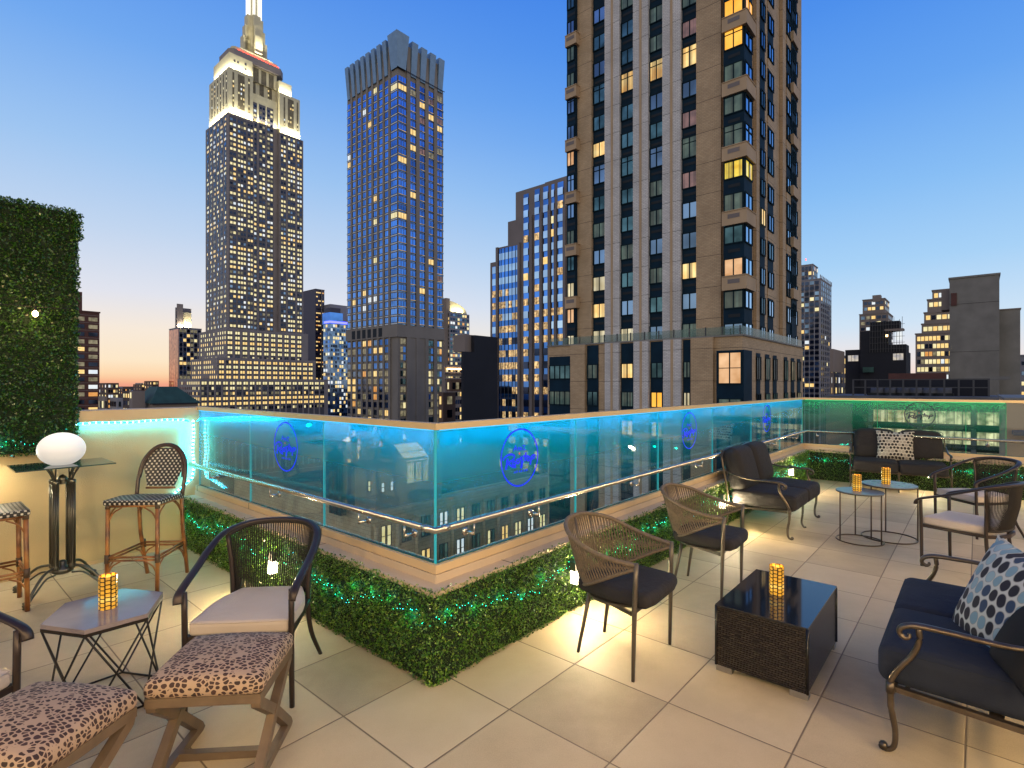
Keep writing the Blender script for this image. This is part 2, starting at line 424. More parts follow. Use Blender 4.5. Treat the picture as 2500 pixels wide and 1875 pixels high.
# ================================================================== limestone art deco skyscraper
e = Bld('art_deco_skyscraper', 'tallest limestone art deco skyscraper with floodlit stepped top and lit mast', 555.7, 400)
LA, LB = 59.5, 43.6
zt = e.z(274)
zl1 = e.z(800)
D = 3.6                                                   # depth of the central recess
def deco_face(face, c, groups, z0, z1, pitch, litp, wmul=1, start=0.9, hw=1.8):
    n = int((z1-z0-1.0)/pitch)
    for (u0, cnt, w) in groups:
        e.panel('window_strips', 'spandrel_dark', face, c, u0-.35, u0+cnt*w+.35-.25, z0, z0+n*pitch+.9, .07)
    for k in range(n):
        base = rnd.random(); p = litp*(1.3 if base > .25 else .4); tone = 'lit_pale' if rnd.random() < .75 else 'lit_yellow'
        for (u0, cnt, w) in groups:
            gp = rnd.random() < .25
            for i in range(cnt):
                lit = rnd.random() < (p if not gp else .15)
                m = (tone if rnd.random() < .8 else 'lit_white') if lit else pick(('glass_dark', 5), ('glass_bluewin', 1.5), ('lit_dim', 2))
                e.win(face, c, u0+w*i+(w-.25)/2-.05, z0+k*pitch+start, (w-.62), hw, m, .14)
G1 = [(1.6, 2, 2.35), (7.3, 3, 2.1), (14.6, 2, 2.1)]
GC = [(20.6, 1, 2.5), (25.0, 2, 2.4), (31.2, 2, 2.4)]
G2 = [(40.6, 2, 2.1), (46.4, 3, 2.1), (54.3, 2, 2.1)]
GL = [(2.6+i*6.8, 2, 2.0) for i in range(6)]
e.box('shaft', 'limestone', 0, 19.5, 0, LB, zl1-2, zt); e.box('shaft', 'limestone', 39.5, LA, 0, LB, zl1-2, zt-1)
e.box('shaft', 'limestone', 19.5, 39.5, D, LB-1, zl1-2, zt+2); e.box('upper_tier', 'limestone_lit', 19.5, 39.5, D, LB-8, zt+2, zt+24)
deco_face('R', 0, G1, zl1, zt, 3.7, .72); deco_face('R', 0, G2, zl1, zt-1, 3.7, .72); deco_face('R', D, GC, zl1, zt+20, 3.7, .6)
deco_face('L', 0, GL, zl1, zt, 3.7, .42)
# floodlit upper tiers
z2 = e.z(160)
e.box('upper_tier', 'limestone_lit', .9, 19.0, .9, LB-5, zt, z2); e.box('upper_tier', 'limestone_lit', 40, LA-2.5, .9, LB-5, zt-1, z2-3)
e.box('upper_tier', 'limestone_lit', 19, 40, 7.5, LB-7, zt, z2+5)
def lit_face(face, c, cols, z0, z1):
    for u, w in cols:
        e.panel('window_strips', 'strip_lit', face, c, u+.25, u+w-.25, z0+6, z1-2.5, .08)
        for k in range(int((z1-z0-8)/3.6)):
            for i in range(max(1, int(w/1.8))):
                if rnd.random() < .45: e.win(face, c, u+.9+i*1.8, z0+6.6+k*3.6, .95, 1.6, pick(('lit_pale', 2), ('lit_yellow', 1), ('lit_white', .5)), .15)
lit_face('R', .9, [(3.5, 1.8), (7.5, 5.4), (15, 1.8)], zt, z2); lit_face('R', .9, [(43, 1.8), (46.5, 5.4), (54, 1.8)], zt, z2-3)
lit_face('L', .9, [(3.5+i*5.6, 2.4) for i in range(6)], zt, z2)
lit_face('R', 7.5, [(21, 3), (26.5, 4), (33, 4)], zt, z2+4)
z3 = e.z(121)
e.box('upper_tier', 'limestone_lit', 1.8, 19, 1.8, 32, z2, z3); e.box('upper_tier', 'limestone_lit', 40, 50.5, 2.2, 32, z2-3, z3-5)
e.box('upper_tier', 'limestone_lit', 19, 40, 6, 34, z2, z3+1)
for i in range(3): e.panel('window_strips', 'strip_lit', 'R', 6, 21.5+i*6, 25.5+i*6, z2, z3-1, .08)
for (u, zz) in ((5, z3-6), (7.5, z3-6), (13, z3-5), (13, z3-9)): e.panel('window_strips', 'spandrel_dark', 'R', 1.8, u, u+1.4, zz, zz+1.8, .06)
# observation deck and crown
z4 = z3+9
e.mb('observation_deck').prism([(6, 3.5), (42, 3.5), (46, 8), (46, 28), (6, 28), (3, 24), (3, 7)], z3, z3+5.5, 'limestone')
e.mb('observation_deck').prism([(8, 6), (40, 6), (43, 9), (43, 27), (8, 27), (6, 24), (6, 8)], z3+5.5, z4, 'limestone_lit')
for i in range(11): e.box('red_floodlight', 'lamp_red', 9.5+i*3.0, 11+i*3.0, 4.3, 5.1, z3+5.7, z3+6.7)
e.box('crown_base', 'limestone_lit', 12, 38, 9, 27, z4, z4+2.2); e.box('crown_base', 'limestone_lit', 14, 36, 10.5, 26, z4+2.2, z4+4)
mx, my = 26.5, 17
zm = z4+4
M_ = e.mb('mast')
for k in range(3):
    w_ = 9.4-k*1.6; M_.box(mx-w_, mx+w_, my-2.8, my+2.8, zm, zm+13+k*9, 'limestone_lit'); M_.box(mx-2.8, mx+2.8, my-w_, my+w_, zm, zm+13+k*9, 'limestone_lit')
M_.lathe([(5.0, zm), (4.7, zm+60), (4.7, zm+75), (3, zm+82)], (mx, my), 8, 'limestone_lit', False)
for k in range(8):
    an = 2*math.pi*k/8; cx_, cy_ = mx+4.85*math.cos(an+math.pi/8), my+4.85*math.sin(an+math.pi/8)
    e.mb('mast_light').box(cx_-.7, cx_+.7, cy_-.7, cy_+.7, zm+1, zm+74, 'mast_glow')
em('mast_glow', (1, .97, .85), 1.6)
# lower setbacks
def low_tier(pxc, Yc, pxl, pxr, ytop, zb, step, litp):
    X, Y = K(pxc)*Yc, Yc; dx, dy = X-e.X0, Y-e.Y0
    x0 = dx*e.ax[0]+dy*e.ax[1]; y0 = dx*e.bx[0]+dy*e.bx[1]
    x1 = x0+along(pxr, X, Y, *e.ax); y1 = y0+along(pxl, X, Y, *e.bx); z1 = zat(ytop, Yc)
    e.box('lower_tier', 'limestone', x0, x1, y0, y1, zb, z1)
    nR = int((x1-x0-1.5)/step); nL = int((y1-y0-1.5)/(step*.8))
    for k in range(int((z1-zb-2)/3.7)):
        zz = z1-4.2-k*3.7; p = litp*(1.2 if rnd.random() < .75 else .35); tone = pick(('lit_pale', 3), ('lit_yellow', 1.3))
        for i in range(nR):
            for q in (0, 1):
                if zz > -20: e.win('R', y0, x0+1.8+i*step+q*1.75, zz, 1.35, 2.0, tone if rnd.random() < p else pick(('glass_dark', 2), ('lit_dim', 1)), .12)
        for i in range(nL):
            if zz > -20: e.win('L', x0, y0+1.6+i*step*.8, zz, 1.5, 2.0, tone if rnd.random() < p*.7 else 'glass_dark', .12)
    for i in range(nR): e.panel('window_strips', 'spandrel_dark', 'R', y0, x0+.9+i*step, x0+4.4+i*step, zb, z1-1.8, .06)
low_tier(552, 396, 485, 752, 801, -20, 5.4, .85); low_tier(531, 385, 466, 771, 872, -30, 4.9, .8); low_tier(488, 372, 433, 801, 924, GROUND, 4.7, .85)
e.finish()
fl_col = (1, .93, .66)
def flood(bl, x, y, z, lx, ly, power, rot):
    lamp('AREA', 'floodlight', (x, y, z), power*.7, fl_col, lx, bl.root, size_y=ly, rot=rot)
# floodlights on the setback ledges, aimed up the walls
flood(e, 9.5, -.6, zt+.4, 18, 1.0, 12000, (R(180+8), 0, 0)); flood(e, 50, -.6, zt-.6, 18, 1.0, 12000, (R(180+8), 0, 0))
flood(e, -.7, 20, zt+.4, 1.0, 36, 16000, (R(180), R(-8), 0)); flood(e, 30, 5.3, zt+.6, 17, 1.2, 9000, (R(188), 0, 0))
flood(e, 10, .7, z2+.3, 16, .8, 9000, (R(188), 0, 0)); flood(e, 45, .9, z2-2.6, 10, .8, 7000, (R(188), 0, 0)); flood(e, .6, 16, z2+.3, .8, 28, 10000, (R(180), R(-8), 0))
flood(e, 29.5, D-1.2, zt+2.5, 18, 1.0, 9000, (R(188), 0, 0)); flood(e, 26, 8, z4+.2, 24, .6, 5000, (R(195), 0, 0)); flood(e, 26.5, 5, z4+4.5, 14, 2, 16000, (R(215), 0, 0))

pm('pale_ledge', (.62, .68, .78), .35)
# ================================================================== crown tower
c = Bld('crowned_tower', 'slender blue glass tower between masonry piers, topped by flared crown of fins', 971, 240)
ca, cb = c.a(1082), c.b(848)
zt2 = c.z(160); zmid0, zmid1 = c.z(822), c.z(790)
c.box('shaft', 'stone_tan', 0, ca, 0, cb, GROUND, zt2-.5)
fh = 3.62
nbL, nbR = 8, 4
cw = 5.6
bl_ = [(cw+(cb-cw)*i/nbL, cw+(cb-cw)*(i+1)/nbL) for i in range(nbL)]
br_ = [(cw+(ca-cw)*i/nbR, cw+(ca-cw)*(i+1)/nbR) for i in range(nbR)]
pw = .95; zc = c.z(88)
for lst, face in ((bl_, 'L'), (br_, 'R')):
    for (u0, u1) in lst:
        if face == 'L': c.box('pier', 'stone_tan', -.6, 0, u0-pw*.8, u0+pw*.8, GROUND, zc-2.5)
        else: c.box('pier', 'stone_tan', u0-pw*1.05, u0+pw*1.05, -.75, 0, GROUND, zc-2.5)
nf = int((zt2-1-zmid1)/fh)
def crow(face, u0, u1, n, zz, lit, tone):
    w = (u1-u0)/n
    for i in range(n):
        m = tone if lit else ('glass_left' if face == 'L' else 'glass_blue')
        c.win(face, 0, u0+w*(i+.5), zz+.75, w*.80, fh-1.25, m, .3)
for k in range(nf):
    zz = zmid1+k*fh
    c.panel('glass_spandrel', 'pale_ledge', 'L', 0, 0, cb, zz-.1, zz+.5, .28); c.panel('glass_spandrel', 'glass_bluewin', 'R', 0, 0, ca, zz-.2, zz+.5, .2); c.panel('floor_edge', 'grille_dark', 'L', 0, 0, cb, zz+.5, zz+.72, .31); c.panel('floor_edge', 'grille_dark', 'R', 0, 0, ca, zz+.28, zz+.5, .31)
    c.panel('ledge_light', 'lit_strip', 'R', 0, 0, ca-.6, zz+.52, zz+.66, .32)
    for (u0, u1) in bl_: crow('L', u0+pw*.8, u1-pw*.8, 2, zz, rnd.random() < .05, pick(('lit_yellow', 1), ('lit_white', 1), ('lit_pale', 1)))
    for (u0, u1) in br_: crow('R', u0+pw, u1-pw, 2, zz, rnd.random() < (.20 if k > nf-10 else .06), pick(('room_pink', 1), ('lit_yellow', 1.6), ('lit_dim', 1.2)))
    hot = k in (nf-2, 13, 20)
    crow('R', .1, cw-pw, 3, zz, hot, 'lit_yellow'); crow('L', .1, cw-pw, 3, zz, hot and k % 2, 'lit_pale')
litwin('lit_strip', (.2, .14, .07), (1, .70, .35), 1.3, .25, contrast=(.45, .7))
c.box('mechanical_band', 'stone_tan', -.8, ca+.2, -.8, cb+.2, zmid0, zmid1-.6)
for (u0, u1) in bl_[1:7]: c.panel('louvre', 'grille_dark', 'L', -.8, u0+.6, u1-.9, zmid0+.6, zmid1-1.2, .03)
for k in range(18):
    zz = zmid0-2-k*fh
    for i, (u0, u1) in enumerate(bl_):
        m = pick(('glass_blue', 3 if k < 4 else 1), ('lit_yellow', 1.1), ('glass_bluewin', 1.5), ('lit_dim', 2), ('lit_orange', .4))
        for q in (0, 1): c.win('L', 0, u0+pw+.55+q*1.35+.2, zz-1.2, 1.1, 2.5, m, .3)
    for i, (u0, u1) in enumerate([(0.5, cw-.6)]+br_):
        if i == 2: continue
        for q in (0, 1): c.win('R', 0, (u0+u1)/2-.75+q*1.5, zz-1.2, 1.3, 2.5, pick(('glass_blue', 3 if k < 4 else .5), ('lit_dim', 3), ('lit_pale', .6), ('lit_orange', .3), ('glass_teal', 2)), .3)
c.box('infill_pier', 'stone_tan', cw-.2, cw+(ca-cw)*.5, -.5, 0, GROUND, zmid0)
# flared crown fins
def fin(face, u0, u1, zb, ztp, flare):
    mb = c.mb('crown_fin')
    if face == 'L':
        vs = [(-.7, u0, zb), (-.7, u1, zb), (1.5, u1, zb), (1.5, u0, zb), (-.7-flare, u0-.25, ztp), (-.7-flare, u1+.25, ztp), (.8, u1+.25, ztp), (.8, u0-.25, ztp)]
    else:
        vs = [(u0, -.7, zb), (u0, 1.5, zb), (u1, 1.5, zb), (u1, -.7, zb), (u0-.25, -.7-flare, ztp), (u0-.25, .8, ztp), (u1+.25, .8, ztp), (u1+.25, -.7-flare, ztp)]
    mb.add(vs, [(0, 1, 2, 3), (7, 6, 5, 4), (0, 4, 5, 1), (1, 5, 6, 2), (2, 6, 7, 3), (3, 7, 4, 0)], 'crown_panel')
zc = c.z(88)
for (u0, u1) in bl_: fin('L', u0+1.0, u1-1.2, zt2-2, zc, 1.4)
for (u0, u1) in br_: fin('R', u0+1.3, u1-1.1, zt2-2, zc, 1.4)
c.mb('crown_fin').add([(-.7, -.7, zt2-1), (cw-1.6, -.7, zt2-1), (cw-1.6, 2, zt2-1), (2, 2, zt2-1), (2, cw-1.6, zt2-1), (-.7, cw-1.6, zt2-1),
    (-2.3, -2.3, zc+1), (cw-.9, -2.3, zc+1), (cw-.9, 1.5, zc+1), (1.5, 1.5, zc+1), (1.5, cw-.9, zc+1), (-2.3, cw-.9, zc+1)],
    [(0, 6, 7, 1), (1, 7, 8, 2), (2, 8, 9, 3), (3, 9, 10, 4), (4, 10, 11, 5), (5, 11, 6, 0), (6, 11, 10, 9, 8, 7)], 'crown_panel')
for k in range(3):
    c.box('crown_band', 'grille_dark', -1.2, ca, -1.2, -1.1, zt2-1.3, zt2-1.0) if k == 0 else None
c.finish()

# ================================================================== tan brick apartment tower
t = Bld('brick_apartment_tower', 'tall tan and white brick apartment tower with navy window strips and corner bays', 1817, 50)
ta, tb = t.a(1951), t.b(1384)
TOP = 58; pod = t.z(822)
rec = .9      # brick face steps back behind the bays
PX = lambda px: t.b(px, rec)
PA = lambda px: t.a(px, rec)
bay0, bay1 = 0.0, t.b(1766)
fp = 3.08; zj = 9.62
t.box('wall', 'brick_tan', rec, ta-rec, rec, tb-1, GROUND, TOP)
# left face strips
segs = [(1415, 1449, 'brick_tan'), (1481, 1517, 'brick_white'), (1550, 1587, 'brick_white'), (1621.5, 1666, 'brick_white'), (1704, 1764, 'brick_tan')]
for a_, b_, m_ in segs:
    y0, y1 = PX(b_), PX(a_)
    t.box('pier', m_, rec-.45, rec-.02, y0, y1, pod, TOP)
    if m_ == 'brick_white':
        ym = (y0+y1)/2; t.box('pier_band', 'concrete_tan', rec-.52, rec-.40, ym-.12, ym+.12, pod, TOP)
navy = [(1449, 1481), (1517, 1550), (1587, 1621.5), (1666, 1704)]
rooms = lambda: pick(('glass_teal', 6), ('glass_bluewin', 4), ('room_dim', 4))
LIT = {(3, 1): 'room_warm', (3, 8): 'room_warm', (3, 4): 'room_pink', (3, 6): 'room_pink', (3, 9): 'room_pink', (2, 8): 'room_warm', (1, 8): 'room_warm', (1, -1): 'room_pale', (0, 6): 'room_warm', (0, 1): 'room_pale', (0, 0): 'room_warm', (0, -1): 'room_pale'}
for ci, (a_, b_) in enumerate(navy):
    y0, y1 = PX(b_), PX(a_); yc = (y0+y1)/2; w = y1-y0
    t.panel('spandrel_strip', 'navy_panel', 'L', rec, y0, y1, pod, TOP, .06)
    for k in range(-1, 15):
        z0 = zj-.25+k*fp
        big = k in (5, 8)
        hh = 2.1 if big else 1.62
        m = LIT.get((ci, k)) or rooms()
        t.win('L', rec, yc, z0+.05, w-.10, hh, m, .12, 'frame_navy', 2, .72 if big else 0)
        if k < 12: t.one_panel('air_grille', 'grille_dark', 'L', rec, yc-.62, yc+.62, z0-.72, z0-.45, .10)
# corner bays (near corner and far left end)
def bay(ylo, yhi, x1, lits, nearcorner):
    t.box('bay', 'navy_panel', 0, x1, ylo, yhi, pod-.3, TOP)
    for k in range(-1, 15):
        z0 = zj-.72+k*fp
        if k % 2 == 1 and k > 0:
            zb = z0-1.22; zt_ = z0+.02
            t.one_panel('air_grille', 'stone_brown', 'L', -.32, (ylo+yhi)/2-.65, (ylo+yhi)/2+.45, zb+.55, zb+.95, .02)
            t.one('balcony_spandrel', 'concrete_tan', -.32, x1+.1, ylo-.32, yhi+.05, zb-.05, zt_-.02)
            t.one('balcony_spandrel', 'concrete_tan', -.38, x1+.1, ylo-.38, yhi+.05, zt_-.02, zt_+.06)
        m = lits.get(k) or rooms()
        t.win('L', 0, (ylo+yhi)/2, z0+.1, (yhi-ylo)-.22, 2.0 if k in (5, 8) else 1.62, m, .05, 'frame_navy', 2, .7 if k in (5, 8) else 0)
        if k % 2 == 0: t.one_panel('air_grille', 'grille_dark', 'L', 0, (ylo+yhi)/2-.6, (ylo+yhi)/2+.5, z0-.75, z0-.45, .03)
        if nearcorner: t.win('R', ylo, x1/2, z0+.1, x1-.3, 2.0 if k in (5, 8) else 1.62, m if k in (9, 4) else 'glass_sky', .05, 'frame_navy', 2, .7 if k in (5, 8) else 0)
bay(0, bay1, t.a(1838)-.2, {1: 'room_peach', 4: 'room_yellow', 8: 'room_amber', 9: 'room_amber'}, True)
bay(PX(1415), tb, rec+.3, {-1: 'room_pale', 0: 'room_peach', 1: 'room_pale', 6: 'room_peach'}, False)
# right face: slender strips
for a_, b_ in ((1847, 1856), (1866, 1877), (1912, 1921), (1928, 1936)):
    x0, x1 = PA(a_), PA(b_); w = x1-x0
    t.panel('spandrel_strip', 'navy_panel', 'R', rec-.34, x0-.22, x1+.22, GROUND, TOP, .06)
    for k in range(17):
        z0 = zj-.5+(k-1)*fp
        if a_ in (1866, 1912) and k % 2 == 0: t.one('brick_infill', 'brick_tan', x0-.24, x1+.24, rec-.44, rec-.34, z0-1.15, z0-.1)
        t.win('R', rec-.42, (x0+x1)/2, z0, w+.1, 1.7, pick(('glass_sky', 4), ('glass_teal', 3), ('lit_yellow', .35), ('glass_bluewin', 2)), .06, 'frame_navy', 2)
for a_, b_ in ((1838, 1846.5), (1856.5, 1865.5), (1877.5, 1887), (1903, 1911.5), (1921.5, 1927.5), (1936.5, 1949)):
    t.box('pier', 'brick_tan', PA(a_), PA(b_), rec-.36, rec-.02, pod, TOP)
t.box('recess', 'brick_tan', PA(1887), PA(1903), rec+.0, rec+.02, pod, TOP)
for k in range(17):
    z0 = zj+k*fp
    if k % 2: t.one('balcony_spandrel', 'concrete_tan', ta-rec-1.2, ta+.25, .1, 1.6, z0-.6, z0+.6)
    t.win('R', .35, ta-.9, z0+.4 if k % 2 == 0 else z0+.8, 1.2, 1.5, 'glass_sky', .05, 'frame_navy', 2)
t.box('bay', 'navy_panel', ta-1.9, ta-.3, .35, 1.6, pod, TOP)
# podium with roof terrace
yq = t.b(1813, -1.2); yb = t.b(1816, -1.5)
pa, pb = t.a(1960, yq), t.b(1338, -1.2)
t.box('podium', 'brick_tan', -1.2, pa, yq, pb, GROUND, pod)
t.box('podium_coping', 'greywall', -1.35, pa+.1, yq-.15, pb+.1, pod, pod+.15)
pP = lambda px: t.b(px, -1.2)
for a_, b_, m_ in ((1481, 1515, 'brick_white'), (1551, 1587, 'brick_white'), (1623, 1666, 'brick_white'), (1690, 1744, 'brick_tan'), (1397, 1432, 'brick_tan')):
    y0, y1 = pP(b_), pP(a_)
    t.box('pier', m_, -1.6, -1.21, y0, y1, GROUND, pod-.01)
    if m_ == 'brick_white': ym = (y0+y1)/2; t.box('pier_band', 'concrete_tan', -1.66, -1.55, ym-.12, ym+.12, GROUND, pod-.02)
nv = [(1433, 1463), (1516, 1550), (1588, 1622), (1667, 1690), (1341, 1396)]
plit = {(1, 0): 'room_warm', (3, 0): 'room_dim', (2, 1): 'room_amber', (3, 1): 'room_pale', (0, 0): 'room_dim', (1, 1): 'room_dim'}
for ci, (a_, b_) in enumerate(nv):
    y0, y1 = pP(b_), pP(a_)
    t.panel('spandrel_strip', 'navy_panel', 'L', -1.2, y0+.05, y1-.05, GROUND, pod-1.2 if ci == 4 else pod-.1, .06)
    for k in range(18):
        z0 = pod-4.2-k*3.0+.4
        t.win('L', -1.2, (y0+y1)/2, z0, (y1-y0)-.3, 1.55, plit.get((ci, k)) or pick(('room_dim', 4), ('glass_teal', 3), ('room_warm', .9), ('room_pale', .6)), .12, 'frame_navy', 4 if ci == 4 else 2)
# large corner window of the podium
xw = t.a(1836, yb)
t.box('bay', 'navy_panel', -1.5, xw, yb, pP(1752), GROUND, pod-1.3)
t.win('L', -1.5, (pP(1752)+yb)/2, pod-4.4, pP(1752)-yb-.4, 2.9, 'room_peach', .06, 'frame_navy', 2, .5)
litwin('room_peach', (.55, .25, .08), (1, .62, .34), 1.0, .6)
for k in range(1, 16): t.win('L', -1.5, (pP(1752)+yb)/2, pod-4.2-k*3.3, pP(1752)-yb-.4, 1.7, 'room_dim', .06, 'frame_navy', 2)
for a_, b_ in ((1845, 1855), (1867, 1877), (1886, 1895), (1913, 1921), (1930, 1938), (1945, 1953)):
    x0, x1 = t.a(a_, yq), t.a(b_, yq)
    t.panel('spandrel_strip', 'navy_panel', 'R', yq, x0, x1, GROUND, pod-1.4, .06)
    for k in range(14): t.win('R', yq, (x0+x1)/2, pod-4-k*3, x1-x0-.1, 2.2 if k == 0 else 1.6, pick(('room_dim', 2), ('glass_teal', 2), ('lit_dim', .4)), .1, 'frame_navy', 2)
# glass balustrade on the podium roof
gb = t.mb('roof_balustrade')
gb.box(-1.15, -1.12, yq+.05, pb-.2, pod+.16, pod+.95, 'balus_glass'); gb.box(-1.15, pa-.2, yq+.05, yq+.08, pod+.16, pod+.95, 'balus_glass')
for i in range(14): gb.box(-1.2, -1.08, yq+.2+i*1.6, yq+.28+i*1.6, pod+.15, pod+1.0, 'sash')
bgm, n_, l_, b_ = mat('balus_glass')
b_.inputs['Base Color'].default_value = (.1, .22, .2, 1); b_.inputs['Roughness'].default_value = .1; b_.inputs['Alpha'].default_value = .35
t.finish()

# ================================================================== stepped office tower with sky blue curtain wall
o_ = Bld('stepped_office_tower', 'stepped brown granite office tower with blue curtain wall and warm lit floors', 1420, 150)
tiers = [(1197, 642), (1216, 605), (1240, 542), (1259, 470), (1330, 446)]
b_prev = None
ymax = [o_.b(p) for p, _ in tiers]
ztops = []
for (p, yy) in tiers: y_ = o_.b(p); ztops.append(o_.z(yy, 0, y_))
for i, (y_, zz) in enumerate(zip(ymax, ztops)):
    o_.box('wall', 'stone_brown', (0, .0, 0, 0, 0)[i], 30, 0 if i < 3 else 0, y_, GROUND if i == 0 else ztops[i-1]-.02, zz)
o_.box('curtain_wall', 'glass_blue', -.25, 0, o_.b(1270), ymax[1], GROUND, ztops[1]-.6)
fpo = 3.85
cols = [(1203, 1212, 1), (1220, 1268, 6), (1279, 1291, 1), (1306, 1318, 1), (1327, 1339, 1), (1347, 1354, 1), (1362, 1376, 1)]
n = 0
for (a_, b2, nn) in cols:
    y0, y1 = o_.b(b2), o_.b(a_)
    top = ztops[0] if b2 < 1215 else (ztops[1] if b2 < 1270 else ztops[3])
    if nn == 1: o_.panel('glass_strip', 'glass_blue', 'L', 0, y0, y1, GROUND, top-1.5 if b2 < 1300 else ztops[3]-1, .1)
    for k in range(48):
        zz = ztops[4]-5-k*fpo
        if zz+2.6 > top or zz < GROUND: continue
        py = HY-(zz-H)/o_.Yat(0, y0)*F
        for q in range(nn):
            yy0 = y0+(y1-y0)*q/nn; yy1 = y0+(y1-y0)*(q+1)/nn
            if py < 500: lit = 0
            elif py < 600: lit = .7 if nn == 1 and (530 < py < 560 or 575 < py) else .04
            elif py < 660: lit = .35 if nn == 1 else .06
            elif py < 740: lit = .15 if nn > 1 else .38
            else: lit = .7 if py < 960 else .35
            if rnd.random() < lit: m = 'office_warm' if py > 700 else pick(('office_warm', 2), ('lit_yellow', 1.5), ('lit_pale', 1))
            else: m = 'glass_sky' if py < 820 else 'glass_dark'
            o_.win('L', 0, (yy0+yy1)/2, zz, (yy1-yy0)*.9, 2.1, m, .32)
for px_ in (1216, 1269, 1299, 1323, 1343, 1358, 1380):
    yy = o_.b(px_); o_.box('pier', 'stone_brown', -.7, 0, yy-.45, yy+.45, GROUND, ztops[1] if px_ < 1270 else ztops[2])
for i in range(7):
    yy = o_.b(1270)+(ymax[1]-o_.b(1270))*i/6; o_.box('mullion', 'sash', -.4, -.25, yy-.06, yy+.06, GROUND, ztops[1]-.6)
o_.finish()
# ================================================================== other buildings
def block(name, label, px, Y, tiers, wall, rows=None, cat='building', group=None, extra=None, cols=(5, 5), fh=3.4, ww=(1.6, 1.9), lit=.4, mats=None, dark=None, cap=True, zmin=-45, strip=None, nmax=60):
    """tiers: (px corner, px left or None, px right or None, y top[, Y])"""
    b = Bld(name, label, px, Y, cat, group)
    zb = GROUND
    mats = mats or [('lit_yellow', 2), ('lit_pale', 2), ('lit_white', .5), ('lit_orange', .5)]
    dark = dark or [('glass_dark', 3), ('lit_dim', 2), ('glass_bluewin', 1)]
    for ti, T in enumerate(tiers):
        pc, pl, pr, yt = T[:4]; Yc = T[4] if len(T) > 4 else Y
        X = K(pc)*Yc; dx, dy = X-b.X0, Yc-b.Y0
        x0 = dx*b.ax[0]+dy*b.ax[1]; y0 = dx*b.bx[0]+dy*b.bx[1]
        x1 = x0+(along(pr, X, Yc, *b.ax) if pr else 14); y1 = y0+(along(pl, X, Yc, *b.bx) if pl else 14)
        z1 = zat(yt, Yc)
        nm = 'wall' if ti == 0 else 'upper_tier'
        b.box(nm, wall, x0, x1, y0, y1, zb, z1)
        if cap: b.box('parapet', wall, x0-.25, x1+.25, y0-.25, y1+.25, z1-.02, z1+.5)
        for face, c, u0, u1, n in (('R', y0, x0, x1, cols[1]), ('L', x0, y0, y1, cols[0])):
            if (face == 'R' and pr is None) or (face == 'L' and pl is None) or n == 0: continue
            sp = (u1-u0-1)/n
            if sp < 1.2: n = max(1, int((u1-u0-1)/1.6)); sp = (u1-u0-1)/n
            if strip:
                for i in range(n): b.panel('window_strips', strip, face, c, u0+.5+sp*i+.15*sp, u0+.5+sp*(i+.85), zb, z1-1, .05)
            k = 0
            while True:
                zz = z1-fh*(k+1)+.4
                if zz < max(zb, zmin): break
                for i in range(n):
                    m = pick(*mats) if rnd.random() < lit else pick(*dark)
                    b.win(face, c, u0+.5+sp*(i+.5), zz, min(ww[0], sp*.8), ww[1], m, .12)
                k += 1
        zb = z1
    if extra: extra(b)
    b.finish(nmax)
    return b
pm('purple_dark', (.07, .06, .10), .6)
pm('tan_far', (.26, .21, .19), .85, noise=.1, nscale=.1)
pm('grey_far', (.30, .29, .33), .85, noise=.1, nscale=.1)
pm('brown_far', (.12, .075, .06), .85, noise=.2, nscale=.1)
# red brick block at the left, behind the hedge panel
def ex(b):
    z = b.z(705)
    b.box('upper_tier', 'brick_red', -2, b.a(205), 3, 16, b.z(757)-.1, z)
    b.box('roof_tank', 'greywall', b.a(170), b.a(188), 6, 12, z, z+4); b.box('flue', 'sash', b.a(190), b.a(194), 6, 7, z, z+7.2)
    for i in range(14): b.box('brick_band', 'tan_far', -.3, b.a(243), -.06, 0, b.z(757)-1.2-i*2.9, b.z(757)-1.05-i*2.9)
    for k in range(22):
        for (p0, p1) in ((190, 206), (216, 238)):
            m = pick(('lit_yellow', 2), ('lit_dim', 5), ('lit_white', 1), ('lit_orange', 1.5), ('glass_dark', 3))
            u0, u1 = b.a(p0), b.a(p1)
            b.win('R', 0, (u0+u1)/2, b.z(757)-3.4-k*2.9, u1-u0, 1.5, m, .12)
block('brick_apartment_block', 'dark red brick apartment block beside the tall hedge panel', 150, 200, [(150, 100, 243, 757)], 'brick_red', cols=(0, 0), extra=ex)
# building with lit rooftop screen, left of the skyscraper
def ex(b):
    z = b.z(800); x1 = b.a(478)
    b.box('roof_screen', 'limestone', 0, x1*.92, 8, 9, z, z+19); b.box('roof_screen', 'limestone', 0, x1*.35, 4, 5, z, z+22)
    b.box('roof_screen', 'limestone_lit', x1*.4, x1*.85, 5, 7, z, z+15)
    lamp('AREA', 'roof_floodlight', (x1*.5, 3, z+.6), 9000, (1, .85, .55), 14, b.root, size_y=1, rot=(R(190), 0, 0))
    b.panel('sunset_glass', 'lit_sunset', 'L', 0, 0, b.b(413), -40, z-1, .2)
litwin('lit_sunset', (.30, .05, .03), (.9, .32, .16), .7, .35, stripes=.6)  # sunset reflection on the glass put in as its own glow
block('stone_office_block', 'stone office block with floodlit rooftop screen left of the tallest skyscraper', 436, 480, [(436, 413, 492, 800)], 'grey_far', cols=(4, 6), fh=4.2, ww=(3.4, 2.6), lit=.22, extra=ex, zmin=-30, strip='spandrel_dark')
